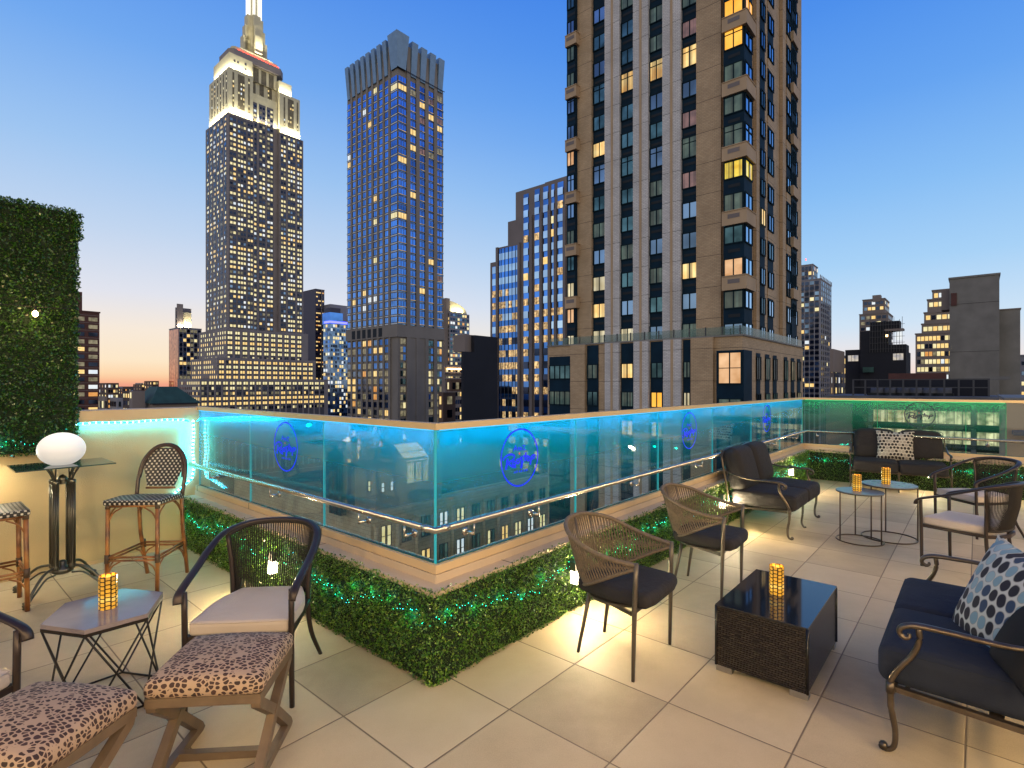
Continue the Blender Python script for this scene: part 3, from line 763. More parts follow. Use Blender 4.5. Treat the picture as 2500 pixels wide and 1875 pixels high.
# dark slab and blue banded glass tower
def ex(b): 
    x1 = b.a(790); b.box('light_column', 'limestone', x1*.65, x1*.75, -1.4, -.2, -40, b.z(706))
block('dark_office_slab', 'dark office slab with pale light column right of the tallest skyscraper', 770, 520, [(770, 738, 792, 706)], 'purple_dark', cols=(0, 4), fh=4, ww=(3.5, 1.2), lit=.5, extra=ex, mats=[('lit_yellow', 2), ('lit_orange', 1)], dark=[('glass_dark', 1)], zmin=-30)
def ex(b):
    z = b.z(789); x1 = b.a(850)
    b.box('blue_light_band', 'lamp_blue', -.6, x1+.3, -.6, 0, b.z(788), b.z(783)); b.box('blue_light_band', 'lamp_blue', -.6, 0, -.6, 10, b.z(788), b.z(783))
    b.box('penthouse', 'glass_blue', 0, x1*.7, 0, 14, b.z(790), b.z(762)); b.box('penthouse', 'purple_dark', 1, x1*.6, 1, 12, b.z(762), b.z(750))
    b.box('rear_slab', 'grey_far', x1*.5, x1*1.6, 16, 30, -50, b.z(735))
block('blue_banded_tower', 'glass tower with glowing blue light band below its top', 806, 500, [(806, 789, 850, 789)], 'glass_bluewin', cols=(3, 8), fh=3.8, ww=(3, 2.5), lit=.28, extra=ex, mats=[('lit_yellow', 2), ('lit_pale', 1), ('lit_white', 1)], dark=[('glass_blue', 1), ('glass_bluewin', 2), ('glass_dark', 2)], zmin=-35)
# round topped tower
def ex(b):
    x1 = b.a(1146); z = b.z(762)
    prof = [(x1*.98*t, z+9.5*math.sqrt(max(0, 1-t**1.6))) for t in [i/10 for i in range(11)]]
    mb = b.mb('curved_roof'); n = len(prof)
    vs = [(x, 2, zz) for x, zz in prof]+[(x, 12, zz) for x, zz in prof]+[(0, 2, z), (0, 12, z)]
    mb.add(vs, [(i, i+1, n+i+1, n+i) for i in range(n-1)]+[tuple([2*n]+list(range(n-1, -1, -1)))], 'limestone_lit')
    b.box('core', 'tan_far', -2.5, 1.5, 1.5, 7, -50, z+11)
    lamp('AREA', 'roof_floodlight', (x1*.45, .8, z+.8), 5000, (1, .85, .45), 12, b.root, size_y=1, rot=(R(190), 0, 0))
block('curved_top_tower', 'slim residential tower with curved floodlit roof between the crowned tower and black slab', 1098, 420, [(1098, 1084, 1146, 762)], 'grey_far', cols=(3, 8), fh=3.2, ww=(2.2, 1.9), lit=.4, extra=ex, dark=[('glass_teal', 2), ('glass_bluewin', 1), ('glass_dark', 2)], zmin=-25, cap=False)
# ornate building with cornice lights + lower neighbours
def ex(b):
    x1 = b.a(1135); z = b.z(893)
    for i in range(9): b.mb('cornice_lamp').box(x1*i/9+.5, x1*i/9+1.3, -1.4, -.8, z-1.6, z-1.0, 'lamp_warm_far')
    for q in range(3): b.box('cornice', 'limestone', -.8+.2*q, x1, -1+.25*q, 0, z-.6-q*2.6, z-q*2.6)
block('ornate_hotel', 'low ornate building with row of lights under its cornice', 1086, 230, [(1086, 1080, 1135, 893)], 'tan_far', cols=(0, 8), fh=3.4, ww=(1.2, 1.8), lit=.2, extra=ex)
block('low_shop_block', 'low brown block with few lit windows left of the black slab', 1082, 130, [(1082, 1070, 1112, 958), (1100, 1090, 1132, 925, 150)], 'brown_far', cols=(2, 3), fh=3.3, ww=(1.6, 1.9), lit=.45, cap=False)
# black windowless slab
def ex(b):
    b.box('brick_bulkhead', 'tan_far', b.a(1150), b.a(1187), 2, 6, b.z(856), b.z(813))
block('black_party_wall_block', 'black windowless slab left of the stepped office tower', 1131, 120, [(1131, 1126, 1215, 858), (1158, 1150, 1215, 818, 124)], 'blackwall', cols=(0, 0), extra=ex, cap=False)
# ---- right side
def ex(b):
    for i in range(9):
        x = b.a(2030)*i/8; b.box('roof_finial', 'grey_far', x-.2, x+.2, -.2, .2, b.z(680), b.z(680)+2.2)
    b.box('roof_beacon', 'lamp_red', -10, -9.6, 5, 5.4, b.z(640), b.z(636))
block('slender_grey_tower', 'slender grey residential tower right behind the brick apartment tower', 2003, 300, [(2003, 1938, 2030, 681), (1984, 1938, 1996, 646, 306)], 'grey_far', cols=(5, 6), fh=3.05, ww=(2.4, 1.9), lit=.08, extra=ex, dark=[('glass_dark', 4), ('glass_bluewin', 2)], zmin=-15, strip='spandrel_dark', nmax=100)
def ex(b): b.box('roof_bulkhead', 'tan_far', 3, 9, b.b(2148), b.b(2128), b.z(733), b.z(716))
block('tan_masonry_tower', 'tan masonry tower with stepped shoulders behind the black scaffolded block', 2168, 330, [(2168, 2098, 2180, 764), (2160, 2106, 2171, 729, 334)], 'tan_far', cols=(5, 5), fh=3.5, ww=(2.0, 1.9), lit=.3, extra=ex, zmin=-5)
def ex(b):
    z = b.z(857); L = lambda q_: b.b(q_)
    b.box('upper_tier', 'blackwall', 0, 9, L(2168), L(2100), z-.1, b.z(803)); b.box('upper_tier', 'blackwall', 0, 9, 0, L(2168), z-.1, b.z(840))
    ys = L(2203); ye = L(2124); n_ = 12
    for i in range(n_+1):
        y = ys+(ye-ys)*i/n_
        b.one('scaffold_pole', 'sash', -.3, -.2, y-.05, y+.05, b.z(858), b.z(772+(i % 3)*6)); 
    for q_ in range(5): b.one('scaffold_pole', 'sash', -.33, -.2, L(2206)-.3, ye, b.z(850-q_*15)-.05, b.z(850-q_*15)+.05)
    b.box('netting', 'blackwall', .5, 5, L(2196), L(2124), b.z(806), b.z(781)); b.box('shed_roof', 'tan_far', -.4, 3, L(2206), L(2160), b.z(806), b.z(801))
    b.mb('work_lamp').box(-.5, -.3, L(2168), L(2163), b.z(820), b.z(815), 'lamp_warm_far'); b.box('lit_shed', 'lit_white', 1, 2, L(2202), L(2186), b.z(828), b.z(808))
    u0, u1 = L(2206), L(2180); b.win('L', 0, (u0+u1)/2, b.z(879), u1-u0, b.z(862)-b.z(879), 'lit_shed', .1, 'sash', 3)
    b.box('left_wing', 'blackwall', 1, 9, L(2100), L(2062), GROUND, b.z(854, 1, L(2080)))
    u0, u1 = b.b(2096, 1), b.b(2070, 1); b.win('L', 1, (u0+u1)/2, b.z(882, 1, u0), u1-u0, 1.9, 'lit_shed', .1, 'sash', 3)
    b.box('green_hatch', 'copper_green', -1.4, -.4, L(2134), L(2108), b.z(908), b.z(895))
litwin('lit_shed', (.30, .32, .42), (1, .85, .62), .8, .8)
block('black_scaffolded_block', 'black walled block with scaffolding and work lamps on its roof', 2212, 155, [(2212, 2100, None, 857)], 'blackwall', cols=(0, 0), extra=ex, cap=False)
block('stepped_lit_tower', 'stepped tan tower with many bright windows left of the blank grey wall', 2330, 230, [(2330, 2235, None, 812), (2330, 2250, None, 788), (2330, 2256, None, 760), (2330, 2264, None, 728), (2330, 2276, None, 706)], 'tan_far', cols=(9, 0), fh=3.4, ww=(1.9, 1.9), lit=.72, zmin=-12, nmax=100)
def ex(b):
    y0, y1 = 0, b.b(2318)
    for q in (735, 856): b.box('wall_joint', 'blackwall', -.04, .02, 0, y1, b.z(q)-.04, b.z(q)+.04)
    yw = 4.0; xw_ = 3.0
    b.box('lower_wing', 'greywall', xw_, xw_+12, b.b(2491, xw_), b.b(2430, xw_), GROUND, b.z(758, xw_, 0)); b.box('wing_coping', 'tan_far', xw_-.2, xw_+12, b.b(2491, xw_)-.2, b.b(2430, xw_), b.z(758, xw_, 0), b.z(755, xw_, 0))
    b.box('rear_bulkhead', 'tan_far', 2, 8, b.b(2345, 2), b.b(2298, 2), b.z(745), b.z(694)); b.box('rust_screen', 'brick_red', -.3, 2, b.b(2336), b.b(2322), b.z(738), b.z(706))
block('blank_grey_tower', 'tall blank grey rendered wall with lower wing at the right', 2440, 150, [(2440, 2318, None, 670)], 'greywall', cols=(0, 0), extra=ex)
block('corner_office_sliver', 'grey ribbed office block at the far right edge', 2560, 170, [(2560, 2487, None, 868)], 'grey_far', cols=(8, 0), fh=3.3, ww=(3, 1.2), lit=.3)
block('low_tan_block', 'low tan block with warm windows right of the slender grey tower', 2036, 170, [(2036, 2026, 2066, 862), (2034, 2026, 2062, 908, 150)], 'tan_far', cols=(2, 4), fh=3.3, ww=(1.7, 1.8), lit=.45, cap=False)
# ---- far city toward the sunset
far = [(262, 380, 240, 290, 935, 'brown_far', .5), (300, 700, 284, 320, 948, 'brown_far', .3), (345, 650, 325, 372, 938, 'brown_far', .35), (392, 800, 370, 415, 944, 'grey_far', .3),
       (255, 150, 240, 262, 968, 'tan_far', .3), (318, 260, 300, 338, 955, 'brown_far', .5), (285, 200, 268, 300, 972, 'grey_far', .2), (340, 1400, 330, 352, 935, 'grey_far', .3), (372, 500, 352, 388, 930, 'brown_far', .3),
       (232, 900, 215, 300, 945, 'grey_far', .3), (2080, 600, 2040, 2110, 925, 'brown_far', .3), (2225, 700, 2200, 2262, 915, 'grey_far', .3)]
texts = ['small brown block with lit windows beside the red brick block', 'long low dark block on the sunset horizon', 'brown block with two roof bulkheads under the sunset',
         'distant grey block touching the sunset just left of the stone office block', 'small tan block at the foot of the red brick block', 'small brown roof in front of the sunset horizon blocks', 'low grey roof between tan block and green roof',
         'farthest thin grey block on the sunset horizon', 'narrow brown block above the green mansard roof', 'wide hazy block at the horizon behind the red brick block', 'distant brown block right of the slender grey tower', 'distant grey block between black scaffolded block and stepped tower']
for (pc, Y_, pl, pr, yt, m_, lt), tx in zip(far, texts):
    block('distant_block', tx, pc, Y_, [(pc, pl, pr, yt)], m_, cols=(3, 4), fh=3.6, ww=(2.2, 1.9), lit=lt, group='low blocks near the horizon', zmin=-30, cap=False, nmax=20)
sk = MB(); r3 = random.Random(3)
for i in range(160):      # the rest of the city, low on the horizon all round
    az = R(-75+150*(i+r3.random())/160); D_ = 900+900*r3.random(); x, y = D_*math.sin(az), D_*math.cos(az); w_ = 14+30*r3.random()
    sk.box(x-w_, x+w_, y-w_, y+w_, GROUND, -22+22*r3.random(), 'grey_far' if r3.random() < .5 else 'brown_far')
tag(sk.build('distant_city'), 'mass of low distant city blocks along the horizon', 'city', kind='stuff')
# ---- green mansard roof
b = Bld('mansard_building', 'dark building with green hipped mansard roof left of the skyscraper foot', 372, 150, )
x1 = b.a(482, 0); zz0, zz1 = b.z(985), b.z(944)
b.box('wall', 'tan_far', 0, x1, 0, 14, GROUND, zz0)
b.mb('roof').add([(-.6, -.6, zz0), (x1+.6, -.6, zz0), (x1+.6, 15, zz0), (-.6, 15, zz0), (2.2, 3, zz1), (x1-4.5, 3, zz1), (x1-4.5, 11, zz1), (2.2, 11, zz1)],
                 [(0, 1, 5, 4), (1, 2, 6, 5), (2, 3, 7, 6), (3, 0, 4, 7), (4, 5, 6, 7)], 'copper_green')
for i in range(3): b.box('roof_vent', 'copper_green', x1*(.3+.2*i), x1*(.3+.2*i)+.5, 1.0, 1.8, zz0+1, zz0+2.0)
b.box('chimney', 'tan_far', -4, -1, 3, 6, GROUND, b.z(955)); b.box('gutter', 'blackwall', -.7, x1+.7, -.75, -.5, zz0-.3, zz0)
b.win('R', 0, 1.2, zz0-6, 1.2, 1.8, 'lit_pale', .1)
b.win('L', -4, 4.2, b.z(972), 1.3, 1.6, 'lit_pale', .1)
b.finish()
# ---- classical facade below, beyond the glass
X_, Y_ = K(1110)*75, 75
b = Bld('classical_facade_building', 'classical stone building with cornice and tall lit windows, seen down through the glass', 870, 75*1.0)
# right face passes through (1110, 75): shift so that it does
off = (X_-b.X0)*b.bx[0]+(Y_-b.Y0)*b.bx[1]
yF = off; xl, xr = b.a(905, yF), b.a(1340, yF)
zc_ = zat(1206, 75)
b.box('wall', 'stone_ashlar', xl, xr, yF, yF+40, GROUND, zc_-.3)
b.box('roof', 'roof_dark', xl+.6, xr-.6, yF+.6, yF+39.4, zc_-.3, zc_-.25)
for q, (d_, h0, h1) in enumerate(((.9, .0, -.35), (.65, -.35, -.7), (.35, -.7, -1.5))): b.box('cornice', 'stone_ashlar', xl, xr+.3, yF-d_, yF-.01, zc_+h1, zc_+h0)
b.box('parapet', 'stone_ashlar', xl, xr, yF, yF+.5, zc_-.3, zc_+.25)
sp = 3.15; nb = int((xr-xl)/sp)
for i in range(nb):
    xc = xr-1.9-i*sp
    b.mb('pilaster').tube([(xc-sp/2, yF-.2, zc_-9.6), (xc-sp/2, yF-.2, zc_-1.5)], .30, 10, 'stone_ashlar')
    b.box('pilaster', 'stone_ashlar', xc-sp/2-.38, xc-sp/2+.38, yF-.5, yF, zc_-10.4, zc_-9.6); b.box('pilaster', 'stone_ashlar', xc-sp/2-.38, xc-sp/2+.38, yF-.5, yF, zc_-1.9, zc_-1.5)
    for r_ in range(6):
        zz = zc_-4.7-r_*4.4
        m = pick(('lit_pale', 2.2), ('lit_yellow', 1), ('room_dim', 1.5), ('lit_white', .8))
        if i < 4 and r_ == 0: m = 'glass_dark'
        for q in (-.42, .42): b.win('R', yF, xc+q, zz, .62, 2.6, m if q < 0 or rnd.random() < .7 else 'room_dim', .04, 'sash' if r_ < 2 else None, 1, .5)
        b.box('window_sill', 'stone_ashlar', xc-1.0, xc+1.0, yF-.35, yF, zz-.35, zz-.1)
b.box('belt_course', 'stone_ashlar', xl, xr, yF-.6, yF-.01, zc_-10.9, zc_-10.4)
b.box('balustrade', 'stone_ashlar', xl, xr, yF-.7, yF-.35, zc_-12, zc_-11)
b.box('rooftop_bulkhead', 'roof_grey', xr-22, xr-17, yF+9, yF+14, zc_-.25, zc_+2.6)
b.box('rooftop_bulkhead', 'roof_dark', xr-10, xr-2, yF+14, yF+22, zc_-.25, zc_+3.2)
for i in range(6): b.box('roof_pipe', 'roof_grey', xr-12-i*3, xr-11.8-i*3, yF+3, yF+12, zc_-.25, zc_+.1)
b.box('roof_equipment', 'roof_grey', xr-32, xr-29, yF+4, yF+7, zc_-.25, zc_+1.3)
b.finish()
# ---- penthouse with skylight
p = Bld('rooftop_penthouse', 'grey rooftop penthouse with slanted lit skylight seen through the corner glass', 917, 65)
pz = zat(1227, 65); pt = pz+4.6
pa_, pb_ = p.a(1078), p.b(866)
p.box('wall', 'greywall', 0, pa_, 0, pb_, pz-2, pt)
p.box('cornice', 'roof_grey', -.15, pa_+.15, -.15, pb_+.15, pt, pt+.25)
xs0, xs1 = p.a(988), p.a(1047)
p.mb('skylight').add([(xs0, -.3, pt-.1), (xs1, -.3, pt-.1), (xs1, 2.4, pt+1.9), (xs0, 2.4, pt+1.9)], [(0, 1, 2, 3)], 'lit_pale')
for i in range(9):
    x = xs0+(xs1-xs0)*i/8; p.mb('skylight_bar').tube([(x, -.35, pt-.06), (x, 2.38, pt+1.95)], .05, 4, 'sash')
p.mb('skylight_bar').tube([(xs0, 1.05, pt+.97), (xs1, 1.05, pt+.97)], .05, 4, 'sash')
p.box('roof', 'roof_dark', 0, xs0, 2, pb_-1, pt+.25, pt+1.6)
for a_, b_ in ((993, 1010), (1014, 1028), (1032, 1045)):
    u0, u1 = p.a(a_), p.a(b_); p.win('R', 0, (u0+u1)/2, pz+1.6, u1-u0, 2.7, 'lit_pale', .05, 'sash', 4, .6)
for px_ in (934, 956): p.win('R', 0, p.a(px_), pz+1.1, .5, 1.2, 'lit_white', .05, 'sash', 1, .5)
p.win('L', 0, p.b(903), pz+1.2, .6, 1.3, 'lit_pale', .05, 'sash', 1, .5)
for px_ in (842, 852, 862): p.box('rooftop_duct', 'roof_dark', -2, -1.2, p.b(px_)-.4, p.b(px_)+.4, pz-2, pt+1.0)
p.finish()
litwin('office_bright', (.30, .2, .06), (1, .86, .55), 1.5, .9, stripes=1.4)
# ---- office building across the street, behind the green glass
Yl, pl_ = 120, 2018
Xl = K(pl_)*Yl
L_ = 75
Xn, Yn = Xl-BX*L_, Yl-BY*L_
q = Bld('glazed_office_building', 'glazed office building with two bright open plan floors behind the green glass', CX+F*Xn/Yn, Yn)
qz = zat(975, 105)
q.box('wall', 'blackwall', 0, 26, 0, L_, GROUND, qz)
q.box('roof_edge', 'roof_grey', -.6, 26.5, -.5, L_+.5, qz, qz+.5)
nbay = 9; bw = L_/nbay
q.box('end_wall', 'tan_far', -.5, 0, L_-5, L_, GROUND, qz-1)
for r_ in range(6):
    zt_ = qz-2.2-r_*3.9
    q.box('floor_slab', 'roof_dark', -.9, .1, 0, L_-5, zt_-3.5, zt_-2.8)
    for i in range(nbay):
        q.box('column', 'roof_grey', -.8, 0, i*bw-.35, i*bw+.35, GROUND, qz) if r_ == 0 else None
        if i == nbay-1: continue
        m = pick(('office_green', 5), ('office_bright', 2)) if r_ < 2 else pick(('office_green', 1), ('lit_dim', 1), ('glass_dark', 1))
        q.win('L', 0, (i+.5)*bw, zt_-2.75, bw-.8, 2.6, m, .05, 'sash', 6, 0)
# rooftop cooling plant behind dark mesh screen
u0, u1 = q.b(2415), q.b(2075)
q.box('plant_screen', 'sash', 4, 4.15, u0, u1, qz+2.2, qz+2.4); q.box('plant_screen', 'sash', 4, 4.15, u0, u1, qz+.2, qz+.4); q.box('plant_screen', 'sash', 4, 4.15, u0, u1, qz+3.9, qz+4.1)
for i in range(11): yy = u0+(u1-u0)*i/10; q.box('plant_screen', 'sash', 3.9, 4.2, yy-.15, yy+.15, qz, qz+4.1)
for i in range(6):
    yy = u0+(u1-u0)*(.25+.1*i); q.mb('cooling_unit').tube([(6.5, yy, qz+1.2), (6.5, yy+2.6, qz+1.2)], 1.15, 14, 'roof_grey'); q.box('cooling_unit', 'roof_dark', 5.2, 8, yy-.3, yy+3, qz, qz+1.1)
q.box('plant_housing', 'blackwall', 8.5, 14, u0, u1-2, qz, qz+3.9); q.box('plant_housing', 'brick_red', 9, 13, u1-16, u1-6, qz+3.9, qz+5.4); q.box('plant_housing', 'greywall', 9, 13, u1-26, u1-19, qz+3.9, qz+4.6)
q.finish()
# beige rendered wall next door
b = Bld('beige_neighbour_wall', 'beige rendered neighbouring wall seen through the last glass panel', 2457+90, 26)
b.box('wall', 'concrete_tan', 0, 12, 0, b.b(2457), GROUND, b.z(977)); b.box('coping', 'greywall', -.2, 12, -.2, b.b(2457)+.1, b.z(977), b.z(977)+.1)
b.box('balcony', 'roof_grey', -1.2, -.1, 0, b.b(2470), b.z(1062), b.z(1052))
b.finish()
# ================================================================== terrace
m, n, l, b = mat('paving')
g_ = n.new('ShaderNodeNewGeometry')
mp = n.new('ShaderNodeMapping'); mp.vector_type = 'TEXTURE'; mp.inputs['Location'].default_value = (C0[0], C0[1], 0); mp.inputs['Rotation'].default_value = (0, 0, TH)
l.new(g_.outputs['Position'], mp.inputs[0]); sp_ = n.new('ShaderNodeSeparateXYZ'); l.new(mp.outputs[0], sp_.inputs[0])
P_ = .6096
def cell(sock, off):
    a = math_(n, l, 'DIVIDE', math_(n, l, 'ADD', sock, off), P_); fr = math_(n, l, 'FRACT', a); fl_ = math_(n, l, 'FLOOR', a)
    d = math_(n, l, 'MINIMUM', fr, math_(n, l, 'SUBTRACT', 1, fr)); return math_(n, l, 'MULTIPLY', d, P_), fl_
du, cu = cell(sp_.outputs[0], .02+P_*40); dv, cv = cell(sp_.outputs[1], .0+P_*40)
dm = math_(n, l, 'MINIMUM', du, dv)
joint = n.new('ShaderNodeMapRange'); l.new(dm, joint.inputs[0]); joint.inputs[1].default_value = .0022; joint.inputs[2].default_value = .0052
cb_ = n.new('ShaderNodeCombineXYZ'); l.new(cu, cb_.inputs[0]); l.new(cv, cb_.inputs[1])
wn_ = n.new('ShaderNodeTexWhiteNoise'); wn_.noise_dimensions = '3D'; l.new(cb_.outputs[0], wn_.inputs[0])
n1 = n.new('ShaderNodeTexNoise'); n1.inputs['Scale'].default_value = 180; n1.inputs['Detail'].default_value = 3; l.new(g_.outputs['Position'], n1.inputs[0])
n2 = n.new('ShaderNodeTexNoise'); n2.inputs['Scale'].default_value = 1.7; n2.inputs['Detail'].default_value = 6; n2.inputs['Roughness'].default_value = .65; l.new(g_.outputs['Position'], n2.inputs[0])
n3 = n.new('ShaderNodeTexNoise'); n3.inputs['Scale'].default_value = .6; n3.inputs['Detail'].default_value = 8; n3.inputs['Roughness'].default_value = .7; n3.inputs['Distortion'].default_value = .6; l.new(g_.outputs['Position'], n3.inputs[0])
base = ramp(n, [(.3, (.36, .275, .165, 1)), (.52, (.54, .425, .26, 1)), (.72, (.63, .51, .33, 1))])
mixv = math_(n, l, 'ADD', math_(n, l, 'MULTIPLY', n1.outputs[0], .35), math_(n, l, 'ADD', math_(n, l, 'MULTIPLY', n2.outputs[0], .45), math_(n, l, 'MULTIPLY', wn_.outputs[0], .22)))
l.new(mixv, base.inputs[0])
st = ramp(n, [(.30, (.86, .85, .84, 1)), (.46, (1, 1, 1, 1))]); l.new(n3.outputs[0], st.inputs[0])
ms = n.new('ShaderNodeMixRGB'); ms.blend_type = 'MULTIPLY'; ms.inputs[0].default_value = 1; l.new(base.outputs[0], ms.inputs[1]); l.new(st.outputs[0], ms.inputs[2])
mj = n.new('ShaderNodeMixRGB'); l.new(joint.outputs[0], mj.inputs[0]); mj.inputs[1].default_value = (.17, .12, .07, 1); l.new(ms.outputs[0], mj.inputs[2]); l.new(mj.outputs[0], b.inputs['Base Color'])
rr = ramp(n, [(.35, (.5, .5, .5, 1)), (.7, (.72, .72, .72, 1))]); l.new(n1.outputs[0], rr.inputs[0]); l.new(rr.outputs[0], b.inputs['Roughness'])
bp = n.new('ShaderNodeBump'); bp.inputs['Strength'].default_value = .6; bp.inputs['Distance'].default_value = .004
jr = n.new('ShaderNodeMapRange'); l.new(dm, jr.inputs[0]); jr.inputs[1].default_value = .001; jr.inputs[2].default_value = .008
l.new(math_(n, l, 'ADD', jr.outputs[0], math_(n, l, 'MULTIPLY', n1.outputs[0], .12)), bp.inputs['Height']); l.new(bp.outputs[0], b.inputs['Normal'])

# the roof slab (L shaped)
F_ = MB()
def sbox(mb, s0, s1, t0, t1, z0, z1, m=None):
    mb.box(s0, s1, t0, t1, z0, z1, m)
def frame_build(mb, name, m=None, parent=None, uv=True):
    return mb.build(name, m, parent, loc=(C0[0], C0[1], 0) if parent is None else None, rz=TH if parent is None else 0, uv=uv)
TL = 3.93     # left wall
SR = 9.0; T1 = -6.5
F_.box(-9, .05, 0, TL+.2, -.3, 0); F_.box(-9, SR+.05, -9, 0, -.3, 0)
o = frame_build(F_, 'terrace_floor', 'paving'); tag(o, kind='structure')
pm('hotel_wall', (.30, .26, .2), .85, noise=.1, nscale=.3)
F2 = MB(); F2.box(-9, .0, 0, TL+.15, GROUND, -.3); F2.box(-9, SR, -9, -.02, GROUND, -.3)
tag(frame_build(F2, 'terrace_building', 'hotel_wall'), 'building mass carrying the roof terrace', 'building')
# left parapet wall
pm('stucco', (.62, .46, .23), .75, noise=.06, nscale=3, bump=.7, bscale=140)
pm('cap_stone', (.64, .46, .26), .55, noise=.05, nscale=4)
pm('coping_stone', (.58, .45, .32), .55, noise=.08, nscale=2, bump=.1, bscale=40)
pm('steel_warm', (.68, .50, .28), .4, metal=.5)
pm('trim_dark', (.05, .045, .03), .5)
lw = empty('stucco_parapet_wall', (C0[0], C0[1], 0), TH, 'cream stucco parapet wall on the left with flat metal cap', 'wall')
w = MB(); w.box(-9, -.14, TL, TL+.25, 0, 1.37); w.build('wall', 'stucco', lw)
w = MB(); w.box(-9, -.14, TL-.025, TL+.28, 1.37, 1.475); w.build('cap', 'cap_stone', lw)
w = MB(); w.box(-9, -.16, TL-.012, TL, 0.0, .03); w.build('base_trim', 'steel_warm', lw)
w = MB(); w.box(-.14, .12, TL, TL+.25, .5, 1.40); w.build('wall_end', 'stucco', lw)
w = MB(); w.box(-.14, .14, TL-.02, TL+.28, 1.40, 1.475); w.build('wall_end_cap', 'cap_stone', lw)

# parapet curbs with coping; terrace side offset .13 from the glass
def curb(name, label, boxes):
    e_ = empty(name, (C0[0], C0[1], 0), TH, label, 'parapet')
    return e_
def mitre(pts_in, pts_out, z0, z1):
    n = len(pts_in); vs = [(x, y, z) for z in (z0, z1) for x, y in pts_in+pts_out]
    m = 2*n; fs = []
    for i in range(n-1):
        a_, b_, c_, d_ = i, i+1, n+i+1, n+i
        fs += [(a_, d_, c_, b_), (m+a_, m+b_, m+c_, m+d_), (a_, b_, m+b_, m+a_), (d_, m+d_, m+c_, c_)]
    fs += [(0, m, m+n, n), (n-1, 2*n-1, m+2*n-1, m+n-1)]
    return vs, fs
def path(off):   # offset toward the terrace
    return [(-off, TL), (-off, -off), (SR-off, -off), (SR-off, T1)]
cb = empty('low_parapet', (C0[0], C0[1], 0), TH, 'low beige parapet with stone coping that carries the glass balustrade', 'parapet')
for nm, i0, i1, z0, z1, m_ in (('core', .10, -.12, 0, .50, 'stucco'), ('coping', .135, -.15, .50, .528, 'coping_stone'), ('lower_kerb', .034, -.05, .528, .578, 'coping_stone'), ('upper_kerb', .028, -.045, .581, .632, 'cap_stone')):
    vs, fs = mitre(path(i0), path(i1), z0, z1)
    w = MB(); w.add(vs, fs); w.build(nm, m_, cb)
w = MB()
for k in range(1, 4): w.box(-.137, .0, k*1.22-.003, k*1.22+.003, .5, .5295)
for k in range(0, 8): w.box(k*1.22+.55, k*1.22+.556, -.137, 0, .5, .5295)
for k in range(1, 5): w.box(SR-.137, SR, -k*1.22-.003, -k*1.22+.003, .5, .5295)
for k in range(1, 4): w.box(-.030, 0, k*1.29-.002, k*1.29+.002, .53, .634)
for k in range(1, 7): w.box(k*1.5-.002, k*1.5+.002, -.030, 0, .53, .634)
w.build('coping_joints', 'trim_dark', cb)

# glass balustrade: each panel a thing
def glow_glass(name, glow_col, edge=False, amount=.8):
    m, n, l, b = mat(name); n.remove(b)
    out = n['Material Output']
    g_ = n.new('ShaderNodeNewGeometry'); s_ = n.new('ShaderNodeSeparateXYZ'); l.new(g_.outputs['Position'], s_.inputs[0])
    rp = ramp(n, [(0, (0, 0, 0, 1)), (.2, (.10, .10, .10, 1)), (.42, (.30, .30, .30, 1)), (.65, (.55, .55, .55, 1)), (1, (.88, .88, .88, 1))])  # LED glow fading down the pane, put into its colour and opacity
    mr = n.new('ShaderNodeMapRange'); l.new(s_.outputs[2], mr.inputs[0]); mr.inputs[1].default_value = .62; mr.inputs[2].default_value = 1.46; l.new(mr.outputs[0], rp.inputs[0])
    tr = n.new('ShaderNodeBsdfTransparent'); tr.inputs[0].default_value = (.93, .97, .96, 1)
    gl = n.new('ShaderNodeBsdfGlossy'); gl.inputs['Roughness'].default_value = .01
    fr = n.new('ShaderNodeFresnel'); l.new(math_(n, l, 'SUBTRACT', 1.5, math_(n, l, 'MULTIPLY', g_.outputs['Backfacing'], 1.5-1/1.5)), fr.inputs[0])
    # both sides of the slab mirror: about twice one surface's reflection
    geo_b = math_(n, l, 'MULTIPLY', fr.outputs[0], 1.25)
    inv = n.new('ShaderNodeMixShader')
    df = n.new('ShaderNodeBsdfDiffuse'); df.inputs[0].default_value = (*glow_col, 1)
    tl = n.new('ShaderNodeBsdfTranslucent'); tl.inputs[0].default_value = (*glow_col, 1)
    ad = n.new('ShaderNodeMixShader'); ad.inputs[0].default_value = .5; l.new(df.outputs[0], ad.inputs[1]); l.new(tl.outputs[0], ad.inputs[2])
    tf = n.new('ShaderNodeBsdfTransparent'); tf.inputs[0].default_value = (*[.35+.65*c for c in glow_col], 1)
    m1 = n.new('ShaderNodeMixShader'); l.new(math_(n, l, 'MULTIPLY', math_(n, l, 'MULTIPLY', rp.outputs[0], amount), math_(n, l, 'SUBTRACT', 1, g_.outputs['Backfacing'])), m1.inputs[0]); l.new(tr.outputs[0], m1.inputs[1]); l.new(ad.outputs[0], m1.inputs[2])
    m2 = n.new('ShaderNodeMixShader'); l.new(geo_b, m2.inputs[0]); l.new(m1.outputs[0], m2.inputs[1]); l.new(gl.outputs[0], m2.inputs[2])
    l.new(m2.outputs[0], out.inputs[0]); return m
glow_glass('glass_cyan', (.0, .60, .85), amount=.85)
glow_glass('glass_green', (.03, .5, .26), amount=.7)
glow_glass('glass_clear', (.6, .7, .7), amount=.03)
em('edge_cyan', (.05, .60, .70), .42, (.0, .2, .22))  # pane edges given a glow for the LED light they carry
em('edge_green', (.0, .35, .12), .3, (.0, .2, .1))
pm('edge_dark', (.01, .10, .11), .15)
em('led_cyan', (.03, .6, 1), 1.3)
em('led_green', (.03, 1, .35), 1)
em('rope_core', (.0, .55, 1), 17)
em('rope_bulb', (.35, .9, 1), 10)
GLZ = (.632, 1.448)
